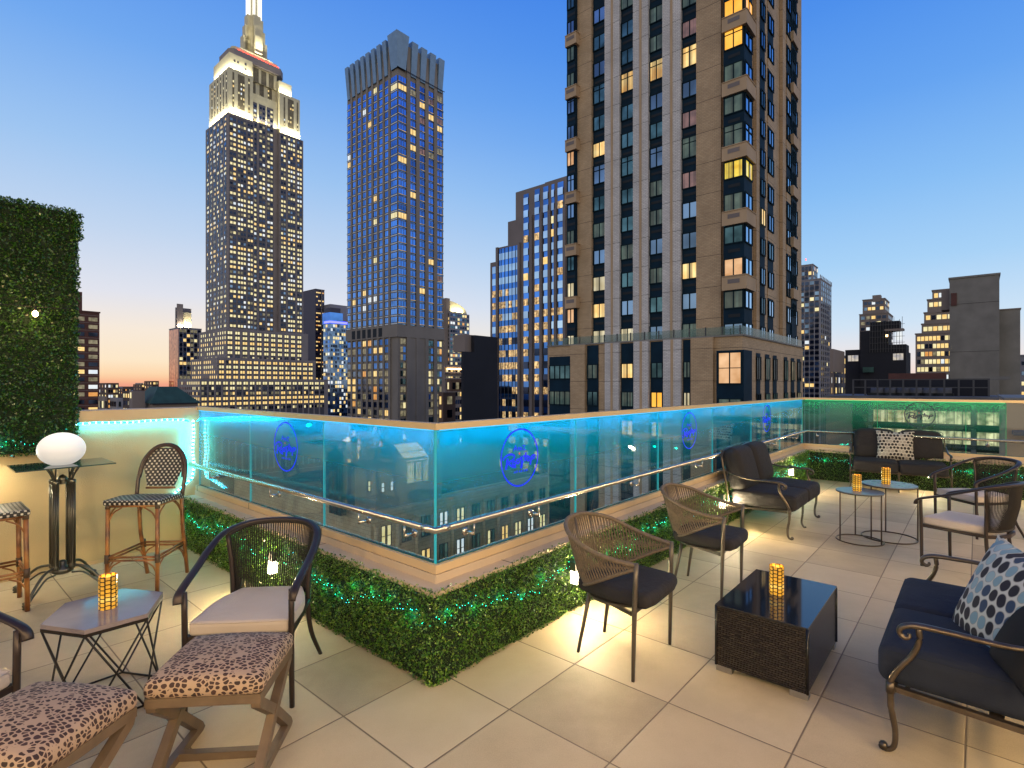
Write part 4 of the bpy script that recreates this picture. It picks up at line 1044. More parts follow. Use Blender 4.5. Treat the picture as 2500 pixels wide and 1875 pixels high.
def panel(s0, s1, t0, t1, m_, ed, label, grp):
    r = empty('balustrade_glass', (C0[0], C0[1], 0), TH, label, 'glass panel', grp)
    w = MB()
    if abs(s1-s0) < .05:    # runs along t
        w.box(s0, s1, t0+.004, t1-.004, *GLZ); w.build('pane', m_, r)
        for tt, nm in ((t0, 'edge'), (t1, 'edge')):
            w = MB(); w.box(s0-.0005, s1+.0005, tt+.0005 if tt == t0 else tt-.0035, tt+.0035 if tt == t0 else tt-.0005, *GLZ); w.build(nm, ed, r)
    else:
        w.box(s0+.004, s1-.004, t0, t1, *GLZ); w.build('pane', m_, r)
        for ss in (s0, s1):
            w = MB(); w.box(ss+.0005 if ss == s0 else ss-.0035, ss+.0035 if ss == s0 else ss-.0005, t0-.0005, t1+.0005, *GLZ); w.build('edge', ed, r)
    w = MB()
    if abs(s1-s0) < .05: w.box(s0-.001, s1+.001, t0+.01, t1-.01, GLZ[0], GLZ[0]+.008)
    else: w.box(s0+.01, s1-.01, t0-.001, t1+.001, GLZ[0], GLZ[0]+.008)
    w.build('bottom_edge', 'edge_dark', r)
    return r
ordn = ['first', 'second', 'third', 'fourth', 'fifth', 'sixth']
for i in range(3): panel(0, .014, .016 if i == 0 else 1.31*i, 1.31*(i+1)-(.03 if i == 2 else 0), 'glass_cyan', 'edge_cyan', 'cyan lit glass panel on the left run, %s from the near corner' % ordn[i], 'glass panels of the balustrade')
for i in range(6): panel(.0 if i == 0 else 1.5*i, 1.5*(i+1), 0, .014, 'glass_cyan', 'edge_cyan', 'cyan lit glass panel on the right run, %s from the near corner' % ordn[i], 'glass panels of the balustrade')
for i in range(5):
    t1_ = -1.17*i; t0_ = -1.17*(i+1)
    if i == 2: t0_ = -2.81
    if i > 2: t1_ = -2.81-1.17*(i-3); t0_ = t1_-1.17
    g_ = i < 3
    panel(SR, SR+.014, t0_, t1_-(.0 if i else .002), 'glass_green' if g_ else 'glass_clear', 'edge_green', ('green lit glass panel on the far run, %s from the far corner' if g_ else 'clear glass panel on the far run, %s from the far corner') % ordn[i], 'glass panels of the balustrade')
# top rail and LED strip tucked under it
tr_ = empty('balustrade_top_rail', (C0[0], C0[1], 0), TH, 'flat metal top rail running along the glass balustrade', 'rail')
vs, fs = mitre([(-.022, TL), (-.022, -.022), (SR-.022, -.022), (SR-.022, T1)], [(.036, TL), (.036, .036), (SR+.036, .036), (SR+.036, T1)], 1.448, 1.487)
w = MB(); w.add(vs, fs); w.build('rail', 'steel_warm', tr_)
led = empty('led_strip', (C0[0], C0[1], 0), TH, 'cyan and green LED strip under the top rail', 'led strip')
w = MB(); w.box(-.012, -.004, .02, TL-.05, 1.440, 1.4475); w.box(.02, SR-.03, -.012, -.004, 1.440, 1.4475); w.box(.018, .028, .02, TL-.05, 1.440, 1.4475); w.box(.02, SR-.03, .018, .028, 1.440, 1.4475); w.build('cyan_strip', 'led_cyan', led)
w = MB(); w.box(SR-.012, SR-.004, -2.8, -.05, 1.440, 1.4475); w.box(SR+.018, SR+.028, -2.8, -.05, 1.44, 1.4475); w.build('green_strip', 'led_green', led)

for (x, y, sx_, sy_, e_, c_, rot_) in ((.075, TL/2, .02, TL-.1, 11, (.0, .44, .9), (0, R(14), 0)), (SR/2, .075, SR-.1, .02, 25, (.0, .44, .9), (R(-14), 0, 0)), (SR+.075, -1.42, .02, 2.7, 2.6, (.0, 1, .4), (0, R(14), 0))):
    lamp('AREA', 'led_throw', (x, y, 1.445), e_, c_, sx_, led, size_y=sy_, rot=rot_)
# LED rope lights on the left wall
rope = empty('rope_light', (C0[0], C0[1], 0), TH, 'bright cyan rope light along the left wall, down the corner and behind the glass', 'rope light')
rp_ = [(-1.05+.15*k, TL-.02, 1.352+.006*math.sin(k*1.7)) for k in range(7)]+[(-.10, TL-.02, 1.33)]
down = [(-.06, TL-.03, 1.33), (-.055, TL-.03, 1.2), (-.065, TL-.03, 1.0), (-.05, TL-.03, .85), (-.07, TL-.03, .72), (-.14, TL-.04, .66), (-.26, TL-.03, .56)]
gl_ = [(-.03, TL-.05, 1.33), (-.025, TL-.2, 1.365), (-.02, TL-.7, 1.37), (-.02, TL-1.3, 1.40), (-.02, TL-1.9, 1.425)]
w = MB(); w.tube(rp_, .0055, 6, sub=2); w.tube(down, .006, 6, sub=4); w.tube(gl_, .0045, 6, sub=4); w.build('tube', 'rope_core', rope)
w = MB()
def beads(pts, step, r):
    pts = [Vector(p) for p in pts]
    for a_, b_ in zip(pts, pts[1:]):
        L = (b_-a_).length; k = max(1, int(L/step))
        for i in range(k):
            p = a_.lerp(b_, i/k); w.lathe([(.001, p.z-r), (r*.8, p.z-r*.5), (r, p.z), (r*.8, p.z+r*.5), (.001, p.z+r)], (p.x, p.y), 6)
beads(down, .035, .012); beads(rp_, .04, .009)
w.build('bulb', 'rope_bulb', rope)['kind'] = 'stuff'
lamp('AREA', 'rope_throw', (-.60, TL-.045, 1.335), 2.2, (0, .62, .95), .95, rope, size_y=.02, rot=(R(38), 0, 0)); lamp('AREA', 'rope_throw', (-.11, TL-.05, 1.0), 2.0, (0, .62, .95), .02, rope, size_y=.6, rot=(R(90), 0, R(20)))

# handrail with brackets
pm('steel', (.62, .56, .48), .27, metal=1)
hr = empty('handrail', (C0[0], C0[1], 0), TH, 'polished steel tube handrail running inside the glass', 'handrail')
ho = .085; hz = .868
w = MB(); w.tube([(-ho, TL-.02, hz), (-ho, -ho, hz), (SR-ho, -ho, hz), (SR-ho, T1, hz)], .0215, 14)
w.tube([(-ho, .02, hz), (-ho, -.03, hz)], .0228, 14); w.tube([(-.03, -ho, hz), (.02, -ho, hz)], .0228, 14)
w.build('tube', 'steel', hr)
def bracket(k, along_t, s, t):
    w = MB()
    if along_t:
        a_ = (s-ho, t, hz-.02); b_ = (s-ho, t, hz-.085); c_ = (s-.004, t, hz-.085); w.rod((s-.012, t, hz-.085), (s-.001, t, hz-.085), .026, n=16)
    else:
        a_ = (s, t-ho, hz-.02); b_ = (s, t-ho, hz-.085); c_ = (s, t-.004, hz-.085); w.rod((s, t-.012, hz-.085), (s, t-.001, hz-.085), .026, n=16)
    w.rod(a_, (b_[0], b_[1], b_[2]-.012), .0065); w.rod(b_, c_, .011, n=12); w.build('bracket', 'steel', hr)
for t_ in (.20, .70, 2.03, 3.36): bracket(0, True, 0, t_)
for s_ in (.24, .90, 2.42, 3.95, 5.45, 6.95, 8.3): bracket(0, False, s_, 0)
for t_ in (-.25, -1.4, -2.6, -3.7): bracket(0, True, SR, t_)

# logos on the glass
pm('logo_blue', (.0, .02, .95), .4); MATS['logo_blue'].node_tree.nodes['Principled BSDF'].inputs['Emission Color'].default_value = (0, .02, 1, 1)
MATS['logo_blue'].node_tree.nodes['Principled BSDF'].inputs['Emission Strength'].default_value = .45  # LED light on the print put in as a glow of its own
pm('logo_navy', (.005, .012, .05), .4); pm('logo_red', (.8, .03, .03), .4)
def arc(cx_, cy_, rx, ry, a0=0, a1=360, n=14): return [(cx_+rx*math.cos(R(a0+(a1-a0)*i/n)), cy_+ry*math.sin(R(a0+(a1-a0)*i/n))) for i in range(n+1)]
STR = [([(-.36, .25), (-.25, .44), (-.15, .25)], .022), ([(-.31, .33), (-.19, .33)], .018), ([(-.08, .38), (-.08, .26), (-.05, .255)], .018), ([(-.115, .34), (-.04, .34)], .014), (arc(.03, .305, .045, .045), .018),
       ([(.13, .40), (.28, .41), (.14, .25), (.30, .25)], .022),
       ([(-.66, .03), (-.70, -.14), (-.76, -.35)], .05), ([(-.90, -.02), (-.84, .06), (-.70, .13), (-.5, .155), (-.33, .10), (-.31, .03), (-.40, -.05), (-.62, -.13), (-.55, -.20), (-.42, -.28), (-.22, -.32)], .034),
       (arc(-.33, -.18, .085, .07), .034), (arc(-.12, -.13, .085, .07), .034), ([(-.03, -.09), (.07, .0), (.10, -.12), (.085, -.33), (.05, -.36), (.10, -.22), (.18, -.15)], .04),
       ([(.32, .15), (.29, 0), (.27, -.12), (.31, -.15)], .042), ([(.15, .03), (.30, .015), (.46, .01)], .028), (arc(.46, -.09, .075, .07), .034), ([(.645, -.02), (.60, -.18), (.565, -.32)], .042), ([(.62, -.05), (.72, .01), (.84, -.01), (.80, -.09), (.66, -.12)], .032)]
SM = []
for i, x in enumerate([-.33, -.26, -.19, -.07, 0, .07, .18, .25, .32, .39]):
    SM.append(([(x, -.52), (x+.02, -.45), (x+.04, -.52)] if i % 3 == 0 else ([(x, -.45), (x, -.52), (x+.035, -.52)] if i % 3 == 1 else arc(x+.02, -.485, .02, .033, n=8)), .012))
def logo(origin, u, nrm, rad, ink, label):
    e_ = empty('glass_logo', (0, 0, 0), 0, label, 'logo', 'round logos on the glass')
    O = Vector(origin); U = Vector(u).normalized(); N = Vector(nrm).normalized(); Z = Vector((0, 0, 1))
    def T(x, y, d=0): return O+U*(x*rad)+Z*(y*rad)+N*d
    def ribbon(mb, pts, wd, closed=False):
        P = [Vector(p) for p in pts]; n = len(P)
        if not closed and n > 2:    # smooth the stroke
            Q = []
            for i in range(n-1):
                p0 = P[max(0, i-1)]; p1 = P[i]; p2 = P[i+1]; p3 = P[min(n-1, i+2)]
                for k in range(4):
                    t = k/4; Q.append(.5*((2*p1)+(p2-p0)*t+(2*p0-5*p1+4*p2-p3)*t*t+(3*p1-p0-3*p2+p3)*t**3))
            P = Q+[P[-1]] if len(pts) > 4 else P; n = len(P)
        L = []; Rr = []
        for i in range(n):
            a_ = P[(i-1) % n] if closed or i > 0 else P[0]; b_ = P[(i+1) % n] if closed or i < n-1 else P[-1]
            d = (b_-a_); d = d/max(d.length, 1e-9); q = Vector((-d.y, d.x))*wd
            L.append(T(*(P[i]+q))); Rr.append(T(*(P[i]-q)))
        rr_ = range(n if closed else n-1)
        mb.add(L+Rr, [(i, n+i, n+(i+1) % n, (i+1) % n) for i in rr_])
    w = MB(); ribbon(w, [(math.cos(R(a)), math.sin(R(a))) for a in range(0, 360, 6)], .028, True); w.build('ring', ink, e_)
    w = MB()
    for st, wd in STR+SM: ribbon(w, st, wd)
    w.build('lettering', ink, e_)
    w = MB(); pts = []
    for k in range(10): a_ = R(90+36*k); r_ = .055 if k % 2 == 0 else .026; pts.append(T(-.04+r_*math.cos(a_), .14+r_*math.sin(a_)))
    w.add(pts, [tuple(range(10))]); w.build('star', 'logo_red', e_)
for s_, tx in ((.787, 'nearest blue ring logo on the glass right of the near corner'), (3.78, 'blue ring logo on the glass behind the rope tub chairs'), (6.75, 'small blue ring logo on the glass near the far corner')):
    logo(W(s_, -.0035, 1.20), (AX, AY, 0), (-BX, -BY, 0), .2035, 'logo_blue', tx)
logo(W(-.0035, 1.92, 1.20), (-BX, -BY, 0), (-AX, -AY, 0), .2035, 'logo_blue', 'blue ring logo on the glass left of the near corner')
logo(W(SR-.0035, -1.755, 1.225), (-BX, -BY, 0), (-AX, -AY, 0), .2035, 'logo_navy', 'dark navy ring logo on the green glass')

# ------------------------------------------------------------------ artificial hedges
def leafmat(name, cols):
    m, n, l, b = mat(name)
    g_ = n.new('ShaderNodeNewGeometry'); rp = ramp(n, [(i/(len(cols)-1), (*c, 1)) for i, c in enumerate(cols)]); l.new(g_.outputs['Random Per Island'], rp.inputs[0])
    l.new(rp.outputs[0], b.inputs['Base Color']); b.inputs['Roughness'].default_value = .28; b.inputs['Specular IOR Level'].default_value = .8
    tl = n.new('ShaderNodeBsdfTranslucent'); l.new(rp.outputs[0], tl.inputs[0]); mx = n.new('ShaderNodeMixShader'); mx.inputs[0].default_value = .22
    l.new(b.outputs[0], mx.inputs[1]); l.new(tl.outputs[0], mx.inputs[2]); l.new(mx.outputs[0], n['Material Output'].inputs[0])
leafmat('leaf_box', [(.012, .05, .006), (.05, .17, .012), (.13, .30, .02), (.02, .08, .01), (.30, .44, .06), (.05, .18, .015)])
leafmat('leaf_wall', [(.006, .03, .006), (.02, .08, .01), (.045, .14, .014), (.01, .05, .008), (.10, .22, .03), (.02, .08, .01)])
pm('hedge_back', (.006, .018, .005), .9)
def leaves(faces, size, seed):
    """faces: list of (origin, U, V, N, lenU, lenV, density) in the s/t frame"""
    rg = np.random.default_rng(seed); VV = []
    for O, U, V, N, lu, lv, den in faces:
        O, U, V, N = [np.array(a, float) for a in (O, U, V, N)]
        k = int(lu*lv*den); u = rg.random(k)*lu; v = rg.random(k)*lv
        d = rg.random(k)**.6*.042-.022
        # clumpy surface: low frequency relief
        d += .010*np.sin(u*17+1.3*np.sin(v*23))*np.sin(v*19+np.sin(u*11))+.006*np.sin(u*47)*np.sin(v*53)
        c = O+U*u[:, None]+V*v[:, None]+N*d[:, None]
        dirv = rg.normal(size=(k, 3)); dirv += N*.55; dirv[:, 2] += .15; dirv /= np.linalg.norm(dirv, axis=1)[:, None]
        sd = np.cross(dirv, rg.normal(size=(k, 3))); sd /= np.linalg.norm(sd, axis=1)[:, None]
        up = np.cross(dirv, sd)
        L = size*(.6+.7*rg.random(k))[:, None]; Wd = L*.36
        quad = np.stack([c-dirv*L*.25, c+dirv*L*.3+sd*Wd+up*L*.12, c+dirv*L*.8, c+dirv*L*.3-sd*Wd+up*L*.12], 1)
        VV.append(quad)
    A_ = np.concatenate(VV); k = len(A_)
    me = bpy.data.meshes.new('foliage'); me.vertices.add(4*k); me.vertices.foreach_set('co', A_.reshape(-1))
    me.loops.add(4*k); me.loops.foreach_set('vertex_index', np.arange(4*k)); me.polygons.add(k)
    me.polygons.foreach_set('loop_start', np.arange(k)*4); me.polygons.foreach_set('loop_total', np.full(k, 4)); me.update(); me.validate()
    return me
def hedge(name, label, faces, back, m_, size, seed, cat='hedge'):
    r = empty(name, (C0[0], C0[1], 0), TH, label, cat, 'artificial boxwood hedges')
    me = leaves(faces, size, seed); me.materials.append(MATS[m_]); o = bpy.data.objects.new('foliage', me); COL.objects.link(o); o.parent = r
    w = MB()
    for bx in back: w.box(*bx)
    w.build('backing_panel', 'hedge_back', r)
    return r
ho_ = .145; hh_ = .515
def topf(O, U, lu, N): return (O, U, N, (0, 0, 1), lu, .03, 9000)
hedge('boxwood_hedge', 'low artificial hedge on the left run below the glass', [((-ho_, -ho_, 0), (0, 1, 0), (0, 0, 1), (-1, 0, 0), TL+ho_, hh_, 15000), topf((-ho_-.01, -ho_, hh_), (0, 1, 0), TL+ho_, (1, 0, 0))],
      [(-ho_+.006, -.101, -ho_+.01, TL-.01, .004, hh_-.02)], 'leaf_box', .0145, 3)
hedge('boxwood_hedge', 'long low artificial hedge on the right run below the glass', [((-ho_, -ho_, 0), (1, 0, 0), (0, 0, 1), (0, -1, 0), 4.6, hh_, 15000), ((4.4, -ho_, 0), (1, 0, 0), (0, 0, 1), (0, -1, 0), SR-4.55, hh_, 11000), topf((-ho_, -ho_-.01, hh_), (1, 0, 0), SR, (0, 1, 0))],
      [(-.099, SR-.12, -ho_+.006, -.101, .004, hh_-.02)], 'leaf_box', .0145, 4)
hedge('boxwood_hedge', 'low artificial hedge on the far run behind the sofa', [((SR-ho_, T1+.0, 0), (0, 1, 0), (0, 0, 1), (-1, 0, 0), abs(T1)-ho_, hh_, 6500), topf((SR-ho_-.01, T1, hh_), (0, 1, 0), abs(T1)-ho_, (1, 0, 0))],
      [(SR-ho_+.006, SR-.101, T1, -ho_-.01, .004, hh_-.02)], 'leaf_box', .018, 5)
wz0, wz1, ws0, ws1, wt = 1.10, 3.33, -3.3, -1.06, TL-.085
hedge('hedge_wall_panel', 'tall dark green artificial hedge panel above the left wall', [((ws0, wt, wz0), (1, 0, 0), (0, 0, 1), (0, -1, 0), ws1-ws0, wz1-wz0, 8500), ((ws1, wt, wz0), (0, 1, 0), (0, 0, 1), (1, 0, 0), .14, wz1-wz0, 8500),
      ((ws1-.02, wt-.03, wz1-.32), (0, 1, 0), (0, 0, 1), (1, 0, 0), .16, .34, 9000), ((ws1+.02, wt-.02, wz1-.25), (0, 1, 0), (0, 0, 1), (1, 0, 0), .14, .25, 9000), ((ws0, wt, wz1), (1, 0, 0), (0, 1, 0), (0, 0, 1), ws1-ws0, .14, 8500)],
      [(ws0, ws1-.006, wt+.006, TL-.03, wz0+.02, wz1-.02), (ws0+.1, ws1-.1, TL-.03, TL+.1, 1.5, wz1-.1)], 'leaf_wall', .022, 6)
# teal fairy lights woven in the hedges
em('led_teal', (.0, 1, .62), 10); em('led_aqua', (.05, .75, 1), 10)
fl_ = empty('fairy_light_string', (C0[0], C0[1], 0), TH, 'teal fairy light string woven along the middle of the hedges', 'fairy lights')
w = MB(); rg = random.Random(5)
def fairy(f, n):
    for i in range(n):
        x, y, z = f((i+rg.random())/n)
        z += rg.gauss(0, .022); r = .0013+.0012*rg.random()
        w.add([(x, y, z+r*1.4), (x+r, y, z), (x, y+r, z), (x-r, y, z), (x, y-r, z), (x, y, z-r*1.4)], [(0, 1, 2), (0, 2, 3), (0, 3, 4), (0, 4, 1), (5, 2, 1), (5, 3, 2), (5, 4, 3), (5, 1, 4)], 'led_teal' if rg.random() < .8 else 'led_aqua')
wav = lambda u, a=.0: .34+.05*math.sin(u*5+a)+.02*math.sin(u*13)
fairy(lambda u: (-ho_-.013, -ho_+u*4.0, wav(u*4)), 150); fairy(lambda u: (-ho_+u*9.0, -ho_-.013, wav(u*9, .5)), 320); fairy(lambda u: (SR-ho_-.013, -.2-u*4.5, .36+.02*math.sin(u*20)), 170)
fairy(lambda u: (-3.2+u*2.1, wt-.016, 1.22+.02*math.sin(u*20)), 90)
w.build('bulb', None, fl_)['kind'] = 'stuff'
# teal points of light that the bulbs throw on the leaves around them
for i in range(20): lamp('POINT', 'fairy_glow', (-ho_-.024, .05+i*.195, wav(.05+i*.195)+rg.gauss(0, .02)), .12+.12*rg.random(), (0, 1, .62), .02, fl_)
for i in range(40): lamp('POINT', 'fairy_glow', (-.05+i*.22, -ho_-.024, wav(.1+i*.22, .5)+rg.gauss(0, .02)), .12+.12*rg.random(), (0, 1, .62), .02, fl_)
for i in range(8): lamp('POINT', 'fairy_glow', (SR-ho_-.012, -.4-i*.5, .36), .42, (0, 1, .62), .02, fl_)
for i in range(6): lamp('POINT', 'fairy_glow', (-3.0+i*.36, wt-.05, 1.22), .5, (0, .9, 1), .02, fl_)
# ================================================================== furniture
pm('bronze_frame', (.052, .038, .034), .38, metal=.55, noise=.15, nscale=6)
pm('taupe_frame', (.12, .10, .08), .4, metal=.5, noise=.1, nscale=6)
pm('antique_metal', (.12, .095, .072), .33, metal=.8, noise=.3, nscale=14)
pm('rope_black', (.018, .014, .012), .8)
pm('rope_taupe', (.15, .112, .078), .85, noise=.2, nscale=60)
pm('cream_fabric', (.52, .44, .385), .85, noise=.05, nscale=3, bump=.4, bscale=500, sheen=.2)
pm('charcoal_fabric', (.018, .016, .018), .9, noise=.15, nscale=3, bump=.5, bscale=420)
pm('navy_fabric', (.010, .015, .030), .9, noise=.15, nscale=3, bump=.5, bscale=420)
pm('black_fabric', (.004, .004, .005), .9)
pm('marble_top', (.25, .21, .225), .12, noise=.12, nscale=5)
pm('black_iron', (.02, .015, .012), .45, metal=.4)
pm('gold_bronze', (.14, .095, .055), .35, metal=.8)
pm('slate_top', (.16, .20, .24), .22, noise=.08, nscale=10)
pm('bar_glass', (.02, .05, .05), .06)
pm('pedestal_iron', (.13, .125, .105), .3, metal=.8)
pm('dark_glass_top', (.012, .016, .024), .045, spec=.8)
pm('foot_metal', (.34, .31, .28), .35, metal=.7)
pm('ottoman_wood', (.165, .115, .075), .45, noise=.2, nscale=9, metal=.15)
wrinkle('cream_fabric', 5, .010); wrinkle('charcoal_fabric', 6, .016); wrinkle('navy_fabric', 5, .016)
# bamboo look lacquered tube
m, n, l, b = mat('bamboo')
t_ = n.new('ShaderNodeTexCoord'); x = n.new('ShaderNodeTexNoise'); x.inputs['Scale'].default_value = 9; l.new(t_.outputs['Object'], x.inputs[0])
rp = ramp(n, [(.3, (.10, .035, .012, 1)), (.5, (.24, .09, .025, 1)), (.72, (.38, .17, .05, 1))]); l.new(x.outputs[0], rp.inputs[0]); l.new(rp.outputs[0], b.inputs['Base Color']); b.inputs['Roughness'].default_value = .28
pm('bamboo_joint', (.06, .035, .02), .5)
pm('bamboo_dark', (.045, .022, .016), .3)
# black and cream woven seat
m, n, l, b = mat('weave_check')
uvn = n.new('ShaderNodeUVMap'); sp_ = n.new('ShaderNodeSeparateXYZ'); l.new(uvn.outputs[0], sp_.inputs[0])
kx = 42.0
rowv = math_(n, l, 'MULTIPLY', sp_.outputs[1], kx); row = math_(n, l, 'FLOOR', rowv); fv = math_(n, l, 'FRACT', rowv)
offx = math_(n, l, 'MULTIPLY', math_(n, l, 'FRACT', math_(n, l, 'MULTIPLY', row, .5)), 1.0)
fu = math_(n, l, 'FRACT', math_(n, l, 'ADD', math_(n, l, 'MULTIPLY', sp_.outputs[0], kx*.62), offx))
inn = math_(n, l, 'MULTIPLY', math_(n, l, 'LESS_THAN', fu, .38), math_(n, l, 'LESS_THAN', fv, .60))
mx = n.new('ShaderNodeMixRGB'); l.new(inn, mx.inputs[0]); mx.inputs[1].default_value = (.012, .012, .014, 1); mx.inputs[2].default_value = (.60, .55, .47, 1); l.new(mx.outputs[0], b.inputs['Base Color']); b.inputs['Roughness'].default_value = .4
# animal print
m, n, l, b = mat('animal_print')
t_ = n.new('ShaderNodeTexCoord'); nz = n.new('ShaderNodeTexNoise'); nz.inputs['Scale'].default_value = 14; l.new(t_.outputs['Object'], nz.inputs[0])
ad = n.new('ShaderNodeVectorMath'); ad.operation = 'MULTIPLY_ADD'; l.new(nz.outputs['Color'], ad.inputs[0]); ad.inputs[1].default_value = (.02, .02, .02); l.new(t_.outputs['Object'], ad.inputs[2])
mp = n.new('ShaderNodeMapping'); mp.inputs['Rotation'].default_value = (0, 0, .45); mp.inputs['Scale'].default_value = (41, 62, 50); l.new(ad.outputs[0], mp.inputs[0])
vo = n.new('ShaderNodeTexVoronoi'); vo.feature = 'DISTANCE_TO_EDGE'; vo.inputs['Scale'].default_value = 1; vo.inputs['Randomness'].default_value = .75; l.new(mp.outputs[0], vo.inputs[0])
vc = n.new('ShaderNodeTexVoronoi'); vc.inputs['Scale'].default_value = 1; vc.inputs['Randomness'].default_value = .75; l.new(mp.outputs[0], vc.inputs[0])
sc_ = n.new('ShaderNodeSeparateColor'); l.new(vc.outputs['Color'], sc_.inputs[0])
inr = math_(n, l, 'SUBTRACT', math_(n, l, 'ADD', math_(n, l, 'MULTIPLY', sc_.outputs[0], .14), .47), vc.outputs['Distance'])
ine = math_(n, l, 'SUBTRACT', vo.outputs[0], .10)
dk = n.new('ShaderNodeMapRange'); l.new(math_(n, l, 'MINIMUM', inr, ine), dk.inputs[0]); dk.inputs[1].default_value = -.015; dk.inputs[2].default_value = .025
r1 = ramp(n, [(0, (.03, .015, .013, 1)), (1, (.06, .028, .024, 1))]); l.new(sc_.outputs[1], r1.inputs[0])
mx = n.new('ShaderNodeMixRGB'); l.new(dk.outputs[0], mx.inputs[0]); mx.inputs[1].default_value = (.41, .29, .20, 1); l.new(r1.outputs[0], mx.inputs[2]); l.new(mx.outputs[0], b.inputs['Base Color']); b.inputs['Roughness'].default_value = .75
# spotted pillow
def spots(name, sc, cols, bgc, thr0=.36):
    m, n, l, b = mat(name)
    t_ = n.new('ShaderNodeTexCoord'); dn = n.new('ShaderNodeTexNoise'); dn.inputs['Scale'].default_value = 9; l.new(t_.outputs['Object'], dn.inputs[0]); dv_ = n.new('ShaderNodeVectorMath'); dv_.operation = 'MULTIPLY_ADD'; l.new(dn.outputs['Color'], dv_.inputs[0]); dv_.inputs[1].default_value = (.03, 0, .03); l.new(t_.outputs['Object'], dv_.inputs[2]); mp = n.new('ShaderNodeMapping'); mp.inputs['Scale'].default_value = sc; l.new(dv_.outputs[0], mp.inputs[0])
    sp_ = n.new('ShaderNodeSeparateXYZ'); l.new(mp.outputs[0], sp_.inputs[0])
    rw = math_(n, l, 'FLOOR', sp_.outputs[2]); of = math_(n, l, 'FRACT', math_(n, l, 'MULTIPLY', rw, .5))
    u = math_(n, l, 'ADD', sp_.outputs[0], of); fu = math_(n, l, 'SUBTRACT', math_(n, l, 'FRACT', u), .5); fv = math_(n, l, 'SUBTRACT', math_(n, l, 'FRACT', sp_.outputs[2]), .5)
    cu = math_(n, l, 'FLOOR', u); cb = n.new('ShaderNodeCombineXYZ'); l.new(cu, cb.inputs[0]); l.new(rw, cb.inputs[1])
    w = n.new('ShaderNodeTexWhiteNoise'); w.noise_dimensions = '3D'; l.new(cb.outputs[0], w.inputs[0])
    d = math_(n, l, 'SQRT', math_(n, l, 'ADD', math_(n, l, 'MULTIPLY', fu, fu), math_(n, l, 'MULTIPLY', fv, fv)))
    cr = ramp(n, [(i/len(cols), (*c_, 1)) for i, c_ in enumerate(cols)], 'CONSTANT'); l.new(w.outputs[0], cr.inputs[0])
    mr = n.new('ShaderNodeMapRange'); l.new(d, mr.inputs[0]); mr.inputs[1].default_value = thr0; mr.inputs[2].default_value = thr0+.05
    mr2 = n.new('ShaderNodeMapRange'); l.new(d, mr2.inputs[0]); mr2.inputs[1].default_value = thr0+.05; mr2.inputs[2].default_value = thr0+.10
    edge = n.new('ShaderNodeMixRGB'); l.new(mr2.outputs[0], edge.inputs[0]); edge.inputs[1].default_value = (*[q*.55 for q in bgc], 1); edge.inputs[2].default_value = (*bgc, 1)
    mx = n.new('ShaderNodeMixRGB'); l.new(mr.outputs[0], mx.inputs[0]); l.new(cr.outputs[0], mx.inputs[1]); l.new(edge.outputs[0], mx.inputs[2]); l.new(mx.outputs[0], b.inputs['Base Color']); b.inputs['Roughness'].default_value = .8
spots('pillow_far', (21, 21, 19), [(.015, .012, .012), (.02, .016, .015), (.30, .27, .24), (.015, .012, .012), (.36, .33, .29)], (.50, .46, .40))
spots('pillow_near', (19, 19, 14), [(.012, .012, .02), (.02, .045, .10), (.16, .28, .36), (.01, .01, .02), (.24, .36, .42), (.012, .012, .02)], (.46, .48, .46), .40)
# wicker
m, n, l, b = mat('wicker')
uvn = n.new('ShaderNodeUVMap'); br = n.new('ShaderNodeTexBrick'); br.inputs['Scale'].default_value = 1; br.inputs['Brick Width'].default_value = .034; br.inputs['Row Height'].default_value = .0125; br.inputs['Mortar Size'].default_value = .0026; br.inputs['Mortar Smooth'].default_value = .8
br.inputs['Color1'].default_value = (.016, .013, .012, 1); br.inputs['Color2'].default_value = (.036, .028, .022, 1); br.inputs['Mortar'].default_value = (.003, .002, .002, 1)
l.new(uvn.outputs[0], br.inputs[0]); l.new(br.outputs[0], b.inputs['Base Color']); b.inputs['Roughness'].default_value = .24
bp = n.new('ShaderNodeBump'); bp.inputs['Strength'].default_value = 1; bp.inputs['Distance'].default_value = .008; bp.invert = True; l.new(br.outputs['Fac'], bp.inputs['Height']); l.new(bp.outputs[0], b.inputs['Normal'])
# candle glass mosaic
m, n, l, b = mat('amber_mosaic')
t_ = n.new('ShaderNodeTexCoord'); sp_ = n.new('ShaderNodeSeparateXYZ'); l.new(t_.outputs['Object'], sp_.inputs[0])
an = math_(n, l, 'ARCTAN2', sp_.outputs[1], sp_.outputs[0]); au = math_(n, l, 'MULTIPLY', math_(n, l, 'DIVIDE', an, 2*math.pi), 10); av = math_(n, l, 'MULTIPLY', sp_.outputs[2], 44)
colf = math_(n, l, 'FRACT', math_(n, l, 'MULTIPLY', math_(n, l, 'FLOOR', au), .5))
av2 = math_(n, l, 'ADD', av, math_(n, l, 'MULTIPLY', colf, .6))
fu = math_(n, l, 'ABSOLUTE', math_(n, l, 'SUBTRACT', math_(n, l, 'FRACT', math_(n, l, 'ADD', au, 24)), .5)); fv = math_(n, l, 'ABSOLUTE', math_(n, l, 'SUBTRACT', math_(n, l, 'FRACT', av2), .5))
tile_ = math_(n, l, 'MULTIPLY', math_(n, l, 'LESS_THAN', fu, .375), math_(n, l, 'LESS_THAN', fv, .38))
dz = math_(n, l, 'ABSOLUTE', math_(n, l, 'SUBTRACT', sp_.outputs[2], .055))
